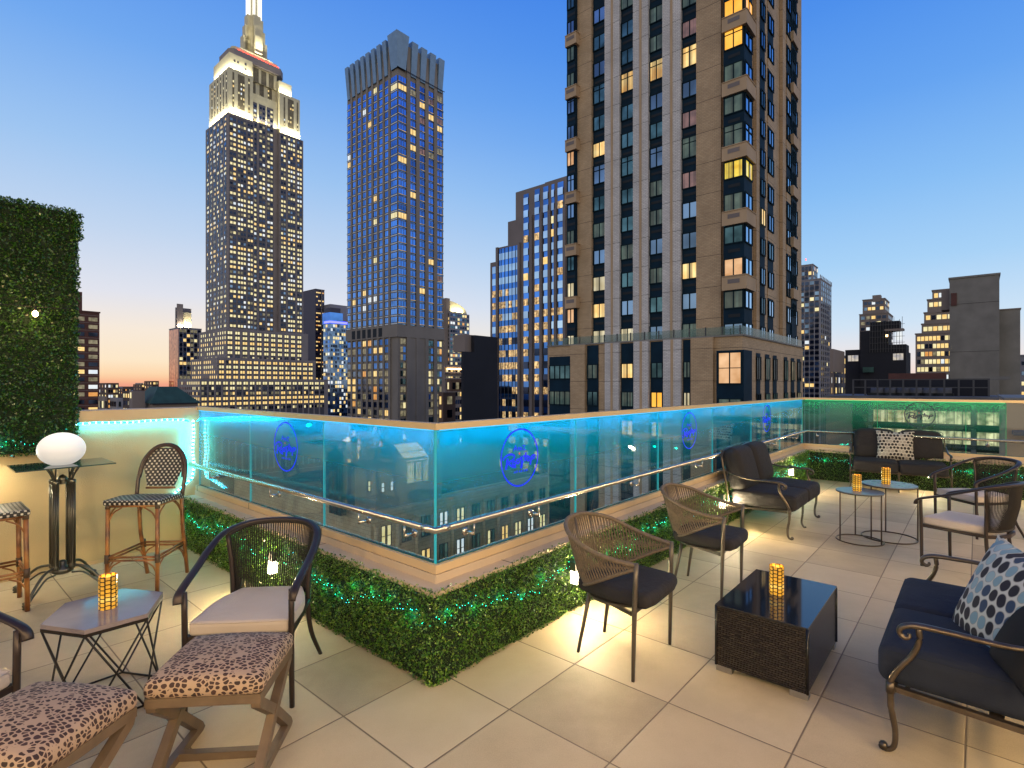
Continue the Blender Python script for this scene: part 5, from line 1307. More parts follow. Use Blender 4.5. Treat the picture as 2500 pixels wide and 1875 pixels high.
rp = ramp(n, [(0, (1.6, 1.1, .25, 1)), (.16, (1.2, .55, .03, 1)), (.5, (.75, .36, .02, 1)), (1, (.5, .26, .03, 1))]); l.new(math_(n, l, 'MULTIPLY', dz, 7), rp.inputs[0])  # candlelight put into the tile glow, hottest beside the flame
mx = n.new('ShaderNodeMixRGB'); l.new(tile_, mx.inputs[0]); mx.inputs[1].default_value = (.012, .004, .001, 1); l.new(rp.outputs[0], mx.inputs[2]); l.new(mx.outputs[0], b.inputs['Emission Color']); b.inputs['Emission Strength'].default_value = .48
m2_ = n.new('ShaderNodeMixRGB'); l.new(tile_, m2_.inputs[0]); m2_.inputs[1].default_value = (.02, .01, .005, 1); m2_.inputs[2].default_value = (.5, .28, .05, 1); l.new(m2_.outputs[0], b.inputs['Base Color']); b.inputs['Roughness'].default_value = .15
em('flame', (1, .78, .3), 9); em('globe_glow', (1, .93, .82), .55, (.8, .8, .8)); em('lamp_glow', (1, .86, .6), 16); pm('lamp_body', (.07, .065, .06), .4, metal=.5)
MATS['lamp_glow'].node_tree.nodes['Principled BSDF'].inputs['Emission Strength'].default_value = 9
pm('wax', (.8, .7, .5), .5)

def facing(fx, fy): return math.atan2(fx, -fy)

def rope_club_chair(label, loc, rz, group=None):
    r = empty('rope_club_chair', loc, rz, label, 'chair', 'dark rope chairs with cream cushions')
    hoop = [(-.285, -.315, .585), (-.29, -.30, .625), (-.292, -.24, .655), (-.298, -.08, .705), (-.30, .08, .765), (-.27, .22, .820), (-.17, .325, .848), (0, .36, .856)]
    hoop = hoop+[(-x, y, z) for x, y, z in hoop[-2::-1]]
    w = MB(); w.tube(hoop, 1.0, 8, sub=4, sx=.024, sy=.012); w.build('armrest_hoop', 'bronze_frame', r)
    for sg in (-1, 1):
        w = MB(); w.tube([(sg*.272, -.27, 0), (sg*.27, -.275, .3), (sg*.272, -.28, .635)], [.013, .015, .015], 10, sub=3); w.build('leg', 'bronze_frame', r)
        w = MB(); w.tube([(sg*.272, .30, 0), (sg*.235, .225, .18), (sg*.222, .20, .36), (sg*.232, .205, .60), (sg*.262, .215, .80)], [.012, .014, .015, .014, .013], 10, sub=4); w.build('leg', 'bronze_frame', r)
    w = MB(); sf = [(-.26, -.265, .385), (.26, -.265, .385), (.222, .205, .385), (.15, .262, .385), (0, .285, .385), (-.15, .262, .385), (-.222, .205, .385)]
    for i in range(7): w.bar(sf[i], sf[(i+1) % 7], .022, .028)
    for y in (-.15, 0, .13): w.bar((-.24, y, .385), (.24, y, .385), .03, .01)
    w.build('seat_frame', 'bronze_frame', r)
    # rope back between hoop and lower rail
    low = [(-.222, .205, .435), (-.15, .262, .435), (0, .285, .435), (.15, .262, .435), (.222, .205, .435)]
    w = MB(); w.tube(low, .011, 8, 'rope_black', sub=4)
    up_ = [(-.262, .215, .80), (-.17, .318, .838), (0, .352, .846), (.17, .318, .838), (.262, .215, .80)]
    def cr(pts, t):
        t *= len(pts)-1; i = min(int(t), len(pts)-2); t -= i; P = [Vector(p) for p in pts]
        p0 = P[max(i-1, 0)]; p1 = P[i]; p2 = P[i+1]; p3 = P[min(i+2, len(P)-1)]
        return .5*((2*p1)+(p2-p0)*t+(2*p0-5*p1+4*p2-p3)*t*t+(3*p1-p0-3*p2+p3)*t**3)
    w.tube([cr(up_, i/20) for i in range(21)], .016, 6, 'rope_black')
    for i in range(50):
        t = (i+.5)/50; a = cr(low, min(.999, t*(1-.0)+.0)); b = cr(up_, min(.999, t)); mid = a.lerp(b, .5)+Vector((0, .012, 0)); w.tube([a, mid, b], .0037, 4, 'rope_black', cap=False)
    w.build('rope_back', None, r)
    def xf(v):
        if v.y > 0: v.x *= 1-.30*(v.y/.25)**1.5
        return v
    w = MB(); w.rbox((0, -.02, .432), (.258, .255, .036), .022, crown=.010, xf=xf)
    o = w.build('seat_cushion', 'cream_fabric', r)
    w = MB(); pts = []
    for (x, y) in [(-.25, -.27), (0, -.274), (.25, -.27), (.256, -.25), (.252, 0), (.178, .20), (.16, .225), (0, .232), (-.16, .225), (-.178, .20), (-.252, 0), (-.256, -.25)]: pts.append((x, y, .463))
    w.tube(pts, .003, 5, closed=True); w.build('piping', 'cream_fabric', o)
    return r

def rope_tub_chair(label, loc, rz):
    r = empty('rope_tub_chair', loc, rz, label, 'chair', 'taupe rope tub chairs by the parapet')
    up_ = [(-.272, -.225, .672), (-.292, -.10, .682), (-.305, .06, .715), (-.27, .22, .775), (-.15, .325, .815), (0, .355, .825)]; up_ = up_+[(-x, y, z) for x, y, z in up_[-2::-1]]
    lo_ = [(-.272, -.225, .650), (-.272, -.12, .60), (-.262, .0, .535), (-.225, .13, .468), (-.13, .215, .435), (0, .24, .43)]; lo_ = lo_+[(-x, y, z) for x, y, z in lo_[-2::-1]]
    def cr(pts, t):
        t = min(.9999, max(0, t))*(len(pts)-1); i = min(int(t), len(pts)-2); t -= i; P = [Vector(p) for p in pts]
        p0 = P[max(i-1, 0)]; p1 = P[i]; p2 = P[i+1]; p3 = P[min(i+2, len(P)-1)]
        return .5*((2*p1)+(p2-p0)*t+(2*p0-5*p1+4*p2-p3)*t*t+(3*p1-p0-3*p2+p3)*t**3)
    w = MB(); w.tube([cr(up_, i/48) for i in range(49)], .0145, 10); w.tube([cr(lo_, i/48) for i in range(49)], .011, 8)
    N = 140
    for i in range(N):
        t = .012+(i+.5)/N*.976
        a = cr(up_, t); b = cr(lo_, t+.014*(1 if i % 2 else -1)); w.tube([a, b], .0040, 5, cap=False)
    # rope wrap rings on the rim
    w.build('rope_shell', 'rope_taupe', r)
    w = MB(); w.tube([(0, .352, .82), (0, .305, .62), (0, .245, .42)], .009, 8); w.tube([(-.15, .322, .81), (-.13, .22, .43)], .006, 6); w.tube([(.15, .322, .81), (.13, .22, .43)], .006, 6); w.build('back_support', 'taupe_frame', r)
    for sg in (-1, 1):
        w = MB(); w.tube([(sg*.282, -.215, 0), (sg*.278, -.222, .4), (sg*.272, -.23, .685)], [.010, .0155, .0145], 10, sub=2); w.build('leg', 'taupe_frame', r)
        w = MB(); w.tube([(sg*.178, .215, 0), (sg*.14, .15, .395)], [.010, .0145], 10); w.build('leg', 'taupe_frame', r)
    w = MB(); w.prism([(.255*math.cos(R(a)), -.03+.235*math.sin(R(a))) for a in range(0, 360, 12)], .392, .404)
    w.bar((-.277, -.2, .385), (.277, -.2, .385), .02, .022); w.bar((-.277, -.2, .39), (-.14, .15, .39), .02, .02); w.bar((.277, -.2, .39), (.14, .15, .39), .02, .02); w.build('seat_frame', 'taupe_frame', r)
    def xf(v):
        k = (1-.16*max(0, v.y/.25)-.06*abs(v.y/.25)); v.x *= k
        if abs(v.x) > .18 and v.y < -.15: v.y *= .94
        return v
    w = MB(); w.rbox((0, -.045, .452), (.262, .262, .044), .042, crown=.016, xf=xf); o = w.build('seat_cushion', 'charcoal_fabric', r)
    w = MB(); w.tube([(.245*math.cos(R(a))*(1-.08*max(0, math.sin(R(a)))), -.045+.255*math.sin(R(a)), .462) for a in range(0, 360, 10)], .004, 5, closed=True)
    return r

def bar_stool(label, loc, rz):
    r = empty('bistro_bar_stool', loc, rz, label, 'bar stool', 'bamboo look bar stools by the left wall')
    def seg(w, pts, r_, joints=()):
        w.tube(pts, r_, 10, 'bamboo', sub=2)
        for (p, q) in joints: w.rod(p, q, (r_ if not isinstance(r_, list) else r_[0])*1.22, 'bamboo_joint')
    fr = [(-.20, -.19), (.20, -.19)]; rr_ = [(-.185, .20), (.185, .20)]
    for (x, y) in fr:
        w = MB(); seg(w, [(x*1.0, y*1.05, 0), (x*.98, y, .74)], .0165, [((x, y*1.03, .255), (x*.99, y*1.03, .325)), ((x*.98, y, .70), (x*.98, y, .735))]); w.build('leg', None, r)
    for (x, y) in rr_:
        w = MB(); seg(w, [(x*.95, y+.10, 0), (x, y+.015, .40), (x*.99, y-.01, .72)], .0165, [((x*.97, y+.055, .255), (x*.975, y+.045, .325))]); w.build('leg', None, r)
    w = MB()
    corners = [(-.197, -.196, .30), (.197, -.196, .30), (.178, .248, .30), (-.178, .248, .30)]
    for i in range(4):
        a, b = Vector(corners[i]), Vector(corners[(i+1) % 4])
        w.rod(a, b, .010, 'bamboo'); w.rod(a-Vector((0, 0, .026)), b-Vector((0, 0, .026)), .009, 'bamboo')
        for s_, e_ in ((a, b), (b, a)):
            d = (e_-s_).normalized(); w.tube([s_+Vector((0, 0, -.15)), s_+d*.035+Vector((0, 0, -.075)), s_+d*.10+Vector((0, 0, -.035))], .0065, 6, 'bamboo', sub=3)
    w.build('footrest', None, r)
    w = MB(); cs = [(-.196, -.19, .722), (.196, -.19, .722), (.182, .195, .712), (-.182, .195, .712)]
    for i in range(4):
        a, b = Vector(cs[i]), Vector(cs[(i+1) % 4]); w.rod(a, b, .011, 'bamboo')
        for s_, e_ in ((a, b), (b, a)):
            d = (e_-s_).normalized(); w.tube([s_+Vector((0, 0, -.14)), s_+d*.04+Vector((0, 0, -.06)), s_+d*.11+Vector((0, 0, -.012))], .0065, 6, 'bamboo', sub=3)
    w.build('seat_frame', None, r)
    w = MB(); w.rbox((0, 0, .752), (.225, .215, .022), .012, 'weave_check', xf=lambda v: Vector((v.x*(1-.10*max(0, v.y/.2)), v.y, v.z-.028*max(0, v.y/.2)-.006*(1-(v.x/.225)**2)*(1-(v.y/.215)**2)))); w.build('woven_seat', None, r, uv=True)
    # hoop back
    hp = [(-.195, .175, .73), (-.20, .215, .90), (-.178, .255, 1.04), (-.10, .285, 1.145), (0, .295, 1.175), (.10, .285, 1.145), (.178, .255, 1.04), (.20, .215, .90), (.195, .175, .73)]
    w = MB(); w.tube(hp, .0165, 10, 'bamboo_dark', sub=4); w.tube([(x*.90, y-.012, z-.01 if z > .8 else z) for x, y, z in hp[1:-1]], .008, 6, 'bamboo_dark', sub=4)
    w.rod((-.125, .196, .80), (.125, .196, .80), .010, 'bamboo'); w.build('back_hoop', None, r)
    w = MB(); n_ = 14
    prof = []
    for i in range(n_+1):
        z = .815+(1.145-.815)*i/n_; hw = .118+.050*min(1, (z-.815)/.17)
        if z > 1.02: hw = min(hw, .165*math.sqrt(max(.05, 1-((z-1.02)/.145)**2)))
        y = .198+.092*((z-.815)/.33)**.9; prof.append((hw, y, z))
    vs = [(sx*hw, y, z) for hw, y, z in prof for sx in (-1, -.33, .33, 1)]; vs = [(x, y+.018*(1-(x/.17)**2), z) for x, y, z in vs]
    vs2 = [(x, y-.012, z) for x, y, z in vs]; nn = len(vs); fs = []
    for i in range(n_):
        for k in range(3):
            a = i*4+k; fs.append((nn+a, nn+a+1, nn+a+5, nn+a+4)); fs.append((a, a+4, a+5, a+1))
        fs.append((i*4, nn+i*4, nn+i*4+4, i*4+4)); fs.append((i*4+3, i*4+7, nn+i*4+7, nn+i*4+3))
    w.add(vs+vs2, fs, 'weave_check'); w.build('woven_back', None, r, uv=True)
    return r

def loveseat(label, loc, rz, fabric, cat='sofa', group='metal framed two seat sofas'):
    r = empty('outdoor_loveseat', loc, rz, label, cat, group)
    W2 = .64
    fz = .305
    w = MB()
    cs = [(-W2, -.36, fz), (W2, -.36, fz), (W2, .30, fz-.02), (-W2, .30, fz-.02)]
    for i in range(4): w.bar(cs[i], cs[(i+1) % 4], .03, .024)
    w.bar((0, -.36, fz), (0, .30, fz-.02), .03, .02); w.bar((-W2, 0, fz-.01), (W2, 0, fz-.01), .05, .008); w.build('seat_frame', 'antique_metal', r)
    for sg in (-1, 1):
        x = sg*(W2+.015)
        w = MB()
        w.tube([(x, .345, .70), (x, .22, .66), (x, .05, .628), (x, -.14, .628), (x, -.27, .625), (x, -.325, .605), (x, -.335, .575), (x, -.315, .558), (x, -.298, .568), (x, -.30, .582)], [.008, .009, .011, .013, .014, .013, .012, .011, .009, .006], 10, sub=4, sx=1.35)
        w.tube([(x, -.265, .615), (x, -.262, .56), (x, -.285, .49), (x, -.33, .42), (x, -.362, .36), (x, -.37, fz+.02)], .0125, 10, sub=4)
        w.rod((x, -.37, fz+.03), (x, -.37, fz-.02), .019); w.build('armrest', 'antique_metal', r)
        w = MB(); w.tube([(x, -.37, fz+.02), (x, -.368, .22), (x, -.352, .12), (x, -.355, .045), (x, -.378, .016), (x, -.402, .018), (x, -.405, .036)], [.0145, .014, .013, .012, .011, .011, .010], 10, sub=4); w.rod((x-.014, -.398, .027), (x+.014, -.398, .027), .017); w.build('leg', 'antique_metal', r)
        w = MB(); w.tube([(x*.97, .29, fz), (x*.97, .30, .18), (x*.97, .34, .06), (x*.97, .375, .012)], [.0145, .013, .012, .011], 10, sub=4); w.build('leg', 'antique_metal', r)
    w = MB(); w.tube([(0, -.36, fz), (0, -.356, .18), (0, -.345, .07), (0, -.37, .015), (0, -.395, .02)], [.013, .013, .012, .011, .010], 10, sub=4); w.build('leg', 'antique_metal', r)
    w = MB()
    for sg in (-1, 1):
        x = sg*W2; w.tube([(x, .29, fz), (x, .325, .55), (x, .375, .82), (x*.96, .385, .875)], .013, 10, sub=3)
    w.tube([(-W2*.97, .385, .86), (-W2*.8, .39, .925), (-W2*.5, .392, .94), (-W2*.15, .39, .915), (0, .388, .90), (W2*.15, .39, .915), (W2*.5, .392, .94), (W2*.8, .39, .925), (W2*.97, .385, .86)], .012, 10, sub=4)
    for k in range(11): x = -W2+.12*k+.04; w.tube([(x, .30, fz), (x, .345, .6), (x, .39, .91)], .006, 6)
    for x in (-W2*.93, -W2*.2, W2*.2, W2*.93): w.tube([(x+.03*math.cos(R(a)), .392, .905+.03*math.sin(R(a))) for a in range(-90, 240, 25)], .006, 6)
    w.build('back_frame', 'antique_metal', r)
    for sg in (-1, 1):
        xc = sg*.312
        w = MB(); w.rbox((xc, -.075, .392), (.312, .352, .088), .05, crown=.018); o = w.build('seat_cushion', fabric, r)
        w = MB()
        for zz in (.462, .330): w.tube([(xc+(.312-.012)*sx_, -.075+(.352-.012)*sy_, zz) for sx_, sy_ in ((-1, -.9), (-.9, -1), (.9, -1), (1, -.9), (1, .9), (.9, 1), (-.9, 1), (-1, .9))], .0045, 5, closed=True)
        w.build('piping', fabric, o)
        def bx(v):
            top = max(0, v.z/.25); v = Vector((v.x*(1-.07*top*top*abs(v.x)/.3), v.y, v.z+.02*(1-(v.x/.3)**2)*(1 if v.z > 0 else 0))); k = .26; yy = v.y*math.cos(k)+v.z*math.sin(k); zz = -v.y*math.sin(k)+v.z*math.cos(k)
            v.y, v.z = yy+.03*(1-(v.x/.3)**2)*(1-(v.z/.25)**2)*(-1 if v.y < 0 else .2), zz; return v
        w = MB(); w.rbox((xc, .255, .70), (.303, .098, .255), .085, xf=bx); w.build('back_cushion', fabric, r)
    return r
def pillow(name, label, loc, rot, m_, w2=.25, h2=.25, th=.085, cat='pillow'):
    n_ = 14; vs = []; fs = []
    def pt(i, j, sg):
        u = -1+2*i/n_; v = -1+2*j/n_; pin = 1-.10*(1-u*u)*abs(v)**2-.0; pin2 = 1-.10*(1-v*v)*abs(u)**2
        t = th*((1-u**2)*(1-v**2))**.42; return (u*w2*pin2, sg*t+.003*sg, v*h2*pin)
    for sg in (-1, 1):
        b0 = len(vs)
        for j in range(n_+1):
            for i in range(n_+1): vs.append(pt(i, j, sg))
        for j in range(n_):
            for i in range(n_):
                a = b0+j*(n_+1)+i; f = (a, a+1, a+n_+2, a+n_+1); fs.append(f if sg < 0 else f[::-1])
    w = MB(); w.add(vs, fs, None, True); rim = []
    for i in range(n_): rim.append(pt(i, 0, 0))
    for j in range(n_): rim.append(pt(n_, j, 0))
    for i in range(n_, 0, -1): rim.append(pt(i, n_, 0))
    for j in range(n_, 0, -1): rim.append(pt(0, j, 0))
    w.tube([(x, 0, z) for x, y, z in rim], .006, 5, closed=True)
    o = w.build(name, m_); o.location = loc; o.rotation_euler = rot; tag(o, label, cat)
    return o
def candle(label, loc):
    r = empty('mosaic_candle_holder', loc, 0, label, 'candle holder', 'amber mosaic candle holders')
    w = MB(); w.lathe([(.043, 0), (.043, .178)], n=36)
    w.f = w.f[:-2]; w.m = w.m[:-2]; w.sm = w.sm[:-2]
    n_ = 36; vs = [(.0395*math.cos(2*math.pi*k/n_), .0395*math.sin(2*math.pi*k/n_), z) for z in (.004, .178) for k in range(n_)]
    w.add(vs, [(k, n_+k, n_+(k+1) % n_, (k+1) % n_) for k in range(n_)], None, True)
    w.add([(a*math.cos(2*math.pi*k/n_), a*math.sin(2*math.pi*k/n_), .178) for a in (.0395, .043) for k in range(n_)], [(k, n_+k, n_+(k+1) % n_, (k+1) % n_) for k in range(n_)])
    w.add([(.0425*math.cos(2*math.pi*k/n_), .0425*math.sin(2*math.pi*k/n_), .002) for k in range(n_)], [tuple(range(n_))])
    w.build('glass_cylinder', 'amber_mosaic', r)
    w = MB(); w.lathe([(.032, .004), (.032, .045)], n=20); w.build('candle', 'wax', r)
    w = MB(); w.lathe([(.001, .047), (.008, .056), (.009, .066), (.004, .080), (.0005, .09)], n=10); w.build('flame', 'flame', r)
    lamp('POINT', 'candle_light', (0, 0, .13), .9, (1, .5, .12), .03, r)
    return r

# ---- place the furniture
fA = facing(.09, -.995)
rope_club_chair('black rope club chair with cream cushion behind the right animal print ottoman', (-1.47, 3.10, 0), fA)
rope_club_chair('partly cut off rope club chair at the left edge beside the hexagonal table', (-2.50, 2.13, 0), facing(.995, -.12))
rope_club_chair('rope club chair with cream cushion seen from behind, right of the round tables', (4.27, 4.98, 0), facing(-.47, .88))
rope_club_chair('rope club chair with cream cushion facing left, in front of the far hedge', (5.44, 6.25, 0), facing(-1, -.06))
rope_tub_chair('taupe rope tub chair with dark cushion nearest the wicker table and hedge', (.705, 3.455, 0), facing(.79, -.613))
rope_tub_chair('taupe rope tub chair with dark cushion between the nearer tub chair and the sofa', (1.645, 4.545, 0), facing(.79, -.613))
bar_stool('bamboo look bar stool with woven hoop back, right of the bar table', (-3.14, 4.60, 0), facing(.06, -1))
bar_stool('cut off bar stool with woven seat at the left edge, left of the bar table', (-3.97, 4.05, 0), facing(AX, AY))
# sofas
def ST(s, t): v = W(s, t); return (v.x, v.y, 0)
l1 = ST(4.99, -.54); loveseat('charcoal two seat metal sofa standing by the long glass run', l1, facing(-BX, -BY), 'charcoal_fabric')
l2 = Vector((6.37, 8.83, 0)); a2 = facing(-.55, -.84); loveseat('charcoal two seat metal sofa with spotted pillow in front of the far hedge', l2, a2, 'charcoal_fabric')
l3 = ST(1.55, -2.545); loveseat('navy two seat metal sofa in the right foreground', l3, facing(BX, BY), 'navy_fabric')
def rel(base, rz, x, y, z): c_, s_ = math.cos(rz), math.sin(rz); return (base[0]+x*c_-y*s_, base[1]+x*s_+y*c_, z)
pillow('spotted_pillow', 'cream pillow with black spots on the far charcoal sofa', rel(l2, a2, -.03, .09, .70), (R(-14), 0, a2), 'pillow_far', .26, .255)
a3 = facing(BX, BY)
pillow('spotted_pillow', 'large cream pillow with navy and light blue spots on the navy sofa', rel(l3, a3, .22, .06, .66), (R(-22), R(4), a3+R(30)), 'pillow_near', .28, .28, .10)
pillow('black_pillow', 'plain black pillow leaning against the spotted pillow on the navy sofa', rel(l3, a3, .50, .12, .61), (R(-30), R(-6), a3+R(18)), 'black_fabric', .20, .20, .08)
# hexagonal marble table
hx, hy = -2.227, 2.93
tt = empty('hexagonal_side_table', (hx, hy, 0), 0, 'hexagonal side table with grey marble top and crossed black rods', 'side table')
top = [fl(px_, py_, .50) for px_, py_ in ((98, 1525), (206, 1539), (360, 1497.6), (398, 1445), (302, 1436), (159, 1472))]
hexr = .285; a0 = math.atan2(-.22, -.17)
cx_ = sum(v.x for v in top)/6; cy__ = sum(v.y for v in top)/6
poly = [(v.x-hx, v.y-hy) for v in top]
cpx, cpy = cx_-hx, cy__-hy
w = MB(); w.prism(poly, .478, .5); w.build('marble_top', 'marble_top', tt)
sc = lambda k: [(cpx+(x-cpx)*k, cpy+(y-cpy)*k) for x, y in poly]
w = MB(); q = sc(.985); bo = sc(.93)
for i in range(6): w.bar((*q[i], .469), (*q[(i+1) % 6], .469), .010, .016)
w.build('top_frame', 'black_iron', tt)
w = MB()
for i in range(6): w.rod((*bo[i], .006), (*bo[(i+1) % 6], .006), .006)
w.build('base_frame', 'black_iron', tt)
for i in range(6):
    for d in (1, -1): w = MB(); w.rod((*q[i], .466), (*bo[(i+d) % 6], .006), .0052); w.build('leg', 'black_iron', tt)
candle('amber mosaic candle holder on the hexagonal marble table', fl(264, 1483, .5))
# bar table
bx_, by_ = W(-1.25, 3.27).x, W(-1.25, 3.27).y
bt = empty('bar_table', (bx_, by_, 0), TH, 'tall bar table with dark glass top and four column iron pedestal', 'bar table')
w = MB(); w.box(-.315, .315, -.245, .245, 1.052, 1.062); w.build('table_top', 'bar_glass', bt)
for sx_ in (-1, 1):
    for sy_ in (-1, 1):
        w = MB(); x, y = sx_*.054, sy_*.054
        w.lathe([(.024, .20), (.026, .22), (.021, .24), (.021, .90), (.027, .905), (.027, .93), (.022, .935)], (x, y), 16)
        for k in range(10): an = 2*math.pi*k/10; w.rod((x+.021*math.cos(an), y+.021*math.sin(an), .24), (x+.021*math.cos(an), y+.021*math.sin(an), .90), .0045, n=5)
        w.build('column', 'pedestal_iron', bt)
        w = MB()
        for k in range(3):
            an = math.atan2(sy_, sx_)+(k-1)*.7; w.tube([(x, y, .93), (x+.018*math.cos(an), y+.018*math.sin(an), .98), (x+.055*math.cos(an), y+.055*math.sin(an), 1.05)], .006, 6, sub=3)
        w.build('bracket', 'pedestal_iron', bt)
        w = MB(); d = Vector((sx_, sy_, 0)).normalized(); P0 = Vector((x, y, 0))
        for off in (0, 1):
            if off == 0: w.tube([P0+Vector((0, 0, .225)), P0+d*.12+Vector((0, 0, .20)), P0+d*.22+Vector((0, 0, .11)), P0+d*.275+Vector((0, 0, .035))], .011, 8, sub=4)
            else: w.tube([P0+Vector((0, 0, .16)), P0+d*.09+Vector((0, 0, .16)), P0+d*.18+Vector((0, 0, .10)), P0+d*.26+Vector((0, 0, .035))], .007, 8, sub=4)
        e_ = P0+d*.283; w.lathe([(.012, .0), (.026, .004), (.02, .018), (.028, .026), (.020, .040), (.026, .05), (.01, .06)], (e_.x, e_.y), 12); w.build('foot', 'pedestal_iron', bt)
w = MB(); w.lathe([(.05, .155), (.075, .17), (.075, .20), (.03, .215), (.03, .25), (.018, .262)], n=20); w.build('lower_hub', 'pedestal_iron', bt)
w = MB(); w.lathe([(.02, .895), (.034, .92), (.034, .945), (.022, .965), (.004, .975)], n=16); w.box(-.06, .06, -.012, .012, .905, .925); w.box(-.012, .012, -.06, .06, .905, .925); w.build('upper_hub', 'pedestal_iron', bt)
gx, gy = bx_+.0, by_+.0
gl0 = empty('globe_lamp', (bx_+.01, by_-.02, 1.050), 0, 'glowing white oval globe lamp on the bar table', 'lamp')
w = MB(); prof = [(.160*math.cos(R(a)), .138+.138*math.sin(R(a))) for a in range(-66, 90, 6)]+[(.002, .276)]
w.lathe(prof, n=40); w.build('globe', 'globe_glow', gl0)
m_ = MATS['globe_glow']; n, l = m_.node_tree.nodes, m_.node_tree.links; tq = n.new('ShaderNodeTexCoord'); sq = n.new('ShaderNodeSeparateXYZ'); l.new(tq.outputs['Object'], sq.inputs[0]); rq = ramp(n, [(0, (.45, .42, .38, 1)), (.12, (.52, .47, .42, 1)), (.26, (.95, .88, .78, 1))]); l.new(sq.outputs[2], rq.inputs[0]); l.new(rq.outputs[0], n['Principled BSDF'].inputs['Emission Color']); n['Principled BSDF'].inputs['Emission Strength'].default_value = 1.05; n['Principled BSDF'].inputs['Base Color'].default_value = (.35, .35, .35, 1)
# nesting round tables
for (cxp, cyp, rad, hgt, a_, lab) in ((2099, 1320, .228, .552, 0, 'smaller round side table with slate top, left of the nesting pair'), (2170.5, 1313, .265, .607, .5, 'larger round side table with slate top, right of the nesting pair')):
    v = fl(cxp, cyp); tb_ = empty('round_side_table', (v.x, v.y, 0), 0, lab, 'side table', 'nesting round side tables')
    w = MB(); w.lathe([(rad-.004, hgt-.010), (rad, hgt-.008), (rad, hgt-.002), (rad-.003, hgt)], n=48, smooth=False); w.build('table_top', 'slate_top', tb_)
    w = MB(); w.tube([(rad*.985*math.cos(R(a)), rad*.985*math.sin(R(a)), .007) for a in range(0, 360, 8)], .0075, 8, closed=True); w.tube([(rad*.97*math.cos(R(a)), rad*.97*math.sin(R(a)), hgt-.015) for a in range(0, 360, 10)], .005, 6, closed=True); w.build('base_ring', 'gold_bronze', tb_)
    for an in ((182, -62, 68) if a_ == 0 else (196, -38, 62)):
        w = MB(); x, y = rad*.975*math.cos(R(an)), rad*.975*math.sin(R(an)); w.rod((x, y, .006), (x, y, hgt-.012), .0075); w.build('leg', 'gold_bronze', tb_)
candle('amber mosaic candle holder on the smaller round table', fl(2092, 1198, .552)); candle('amber mosaic candle holder on the larger round table', fl(2163, 1181, .607))
# wicker coffee table
c1 = fl(1747.9, 1473.8, .40); c2 = fl(1970.7, 1533.5, .40); c3 = fl(2042.4, 1431, .40); c4 = fl(1847.4, 1388, .40)
ct = (c1+c2+c3+c4)/4; dx_ = (c3-c2+c4-c1); th_ = math.atan2(dx_.y, dx_.x)
wt_ = empty('wicker_coffee_table', (ct.x, ct.y, 0), th_, 'black woven wicker coffee table with dark glass top', 'coffee table')
hl, hw = .400, .247
w = MB(); w.box(-hl, hl, -hw, hw, .035, .390); w.build('woven_body', 'wicker', wt_, uv=True)
w = MB(); w.box(-hl-.004, hl+.004, -hw-.004, hw+.004, .390, .398); w.build('glass_top', 'dark_glass_top', wt_)
for sx_ in (-1, 1):
    for sy_ in (-1, 1): w = MB(); w.tube([(sx_*hl, sy_*hw, .035), (sx_*hl, sy_*hw, .390)], .008, 8); w.build('corner_trim', 'wicker', wt_)
for sx_ in (-1, 1):
    for sy_ in (-1, 1):
        w = MB(); x, y = sx_*(hl-.03), sy_*(hw-.045); w.box(x-.028, x+.028, y-.045, y+.045, 0, .035); w.build('foot', 'foot_metal', wt_)
v = fl(1896, 1449, .398); candle('amber mosaic candle holder on the black wicker table', (v.x, v.y, .398))
# ottomans
def ottoman(label, loc, rz):
    r = empty('animal_print_ottoman', loc, rz, label, 'ottoman', 'animal print ottomans')
    w = MB(); w.rbox((0, 0, .435), (.245, .222, .036), .030, crown=.042); w.build('seat_cushion', 'animal_print', r)
    w = MB(); z0, z1 = .362, .402
    w.box(-.235, .235, -.212, -.172, z0, z1); w.box(-.235, .235, .172, .212, z0, z1); w.box(-.235, -.195, -.172, .172, z0, z1); w.box(.195, .235, -.172, .172, z0, z1); w.build('seat_frame', 'ottoman_wood', r)
    for sg in (-1, 1):
        x = sg*.213
        for d in (-1, 1):
            w = MB(); xx = x+.0015*d
            w.tube([(xx, d*.192, .392), (xx, d*.185, .352), (xx, -d*.010, .200), (xx, -d*.195, .030), (xx, -d*.212, .0)], 1, 4, sx=.021, sy=.0195, square=True, up=(1, 0, 0)); w.build('leg', 'ottoman_wood', r)
        w = MB(); w.box(x-.018, x+.018, -.19, .19, .0, .034); w.build('base_rail', 'ottoman_wood', r)
    w = MB(); w.box(-.195, .195, -.018, .018, .002, .036); w.build('stretcher', 'ottoman_wood', r)
    return r
ottoman('animal print ottoman in front of the black rope club chair', (-1.325, 2.47, 0), R(5))
ottoman('animal print ottoman cut off at the bottom left corner', (-1.80, 2.015, 0), R(-8))

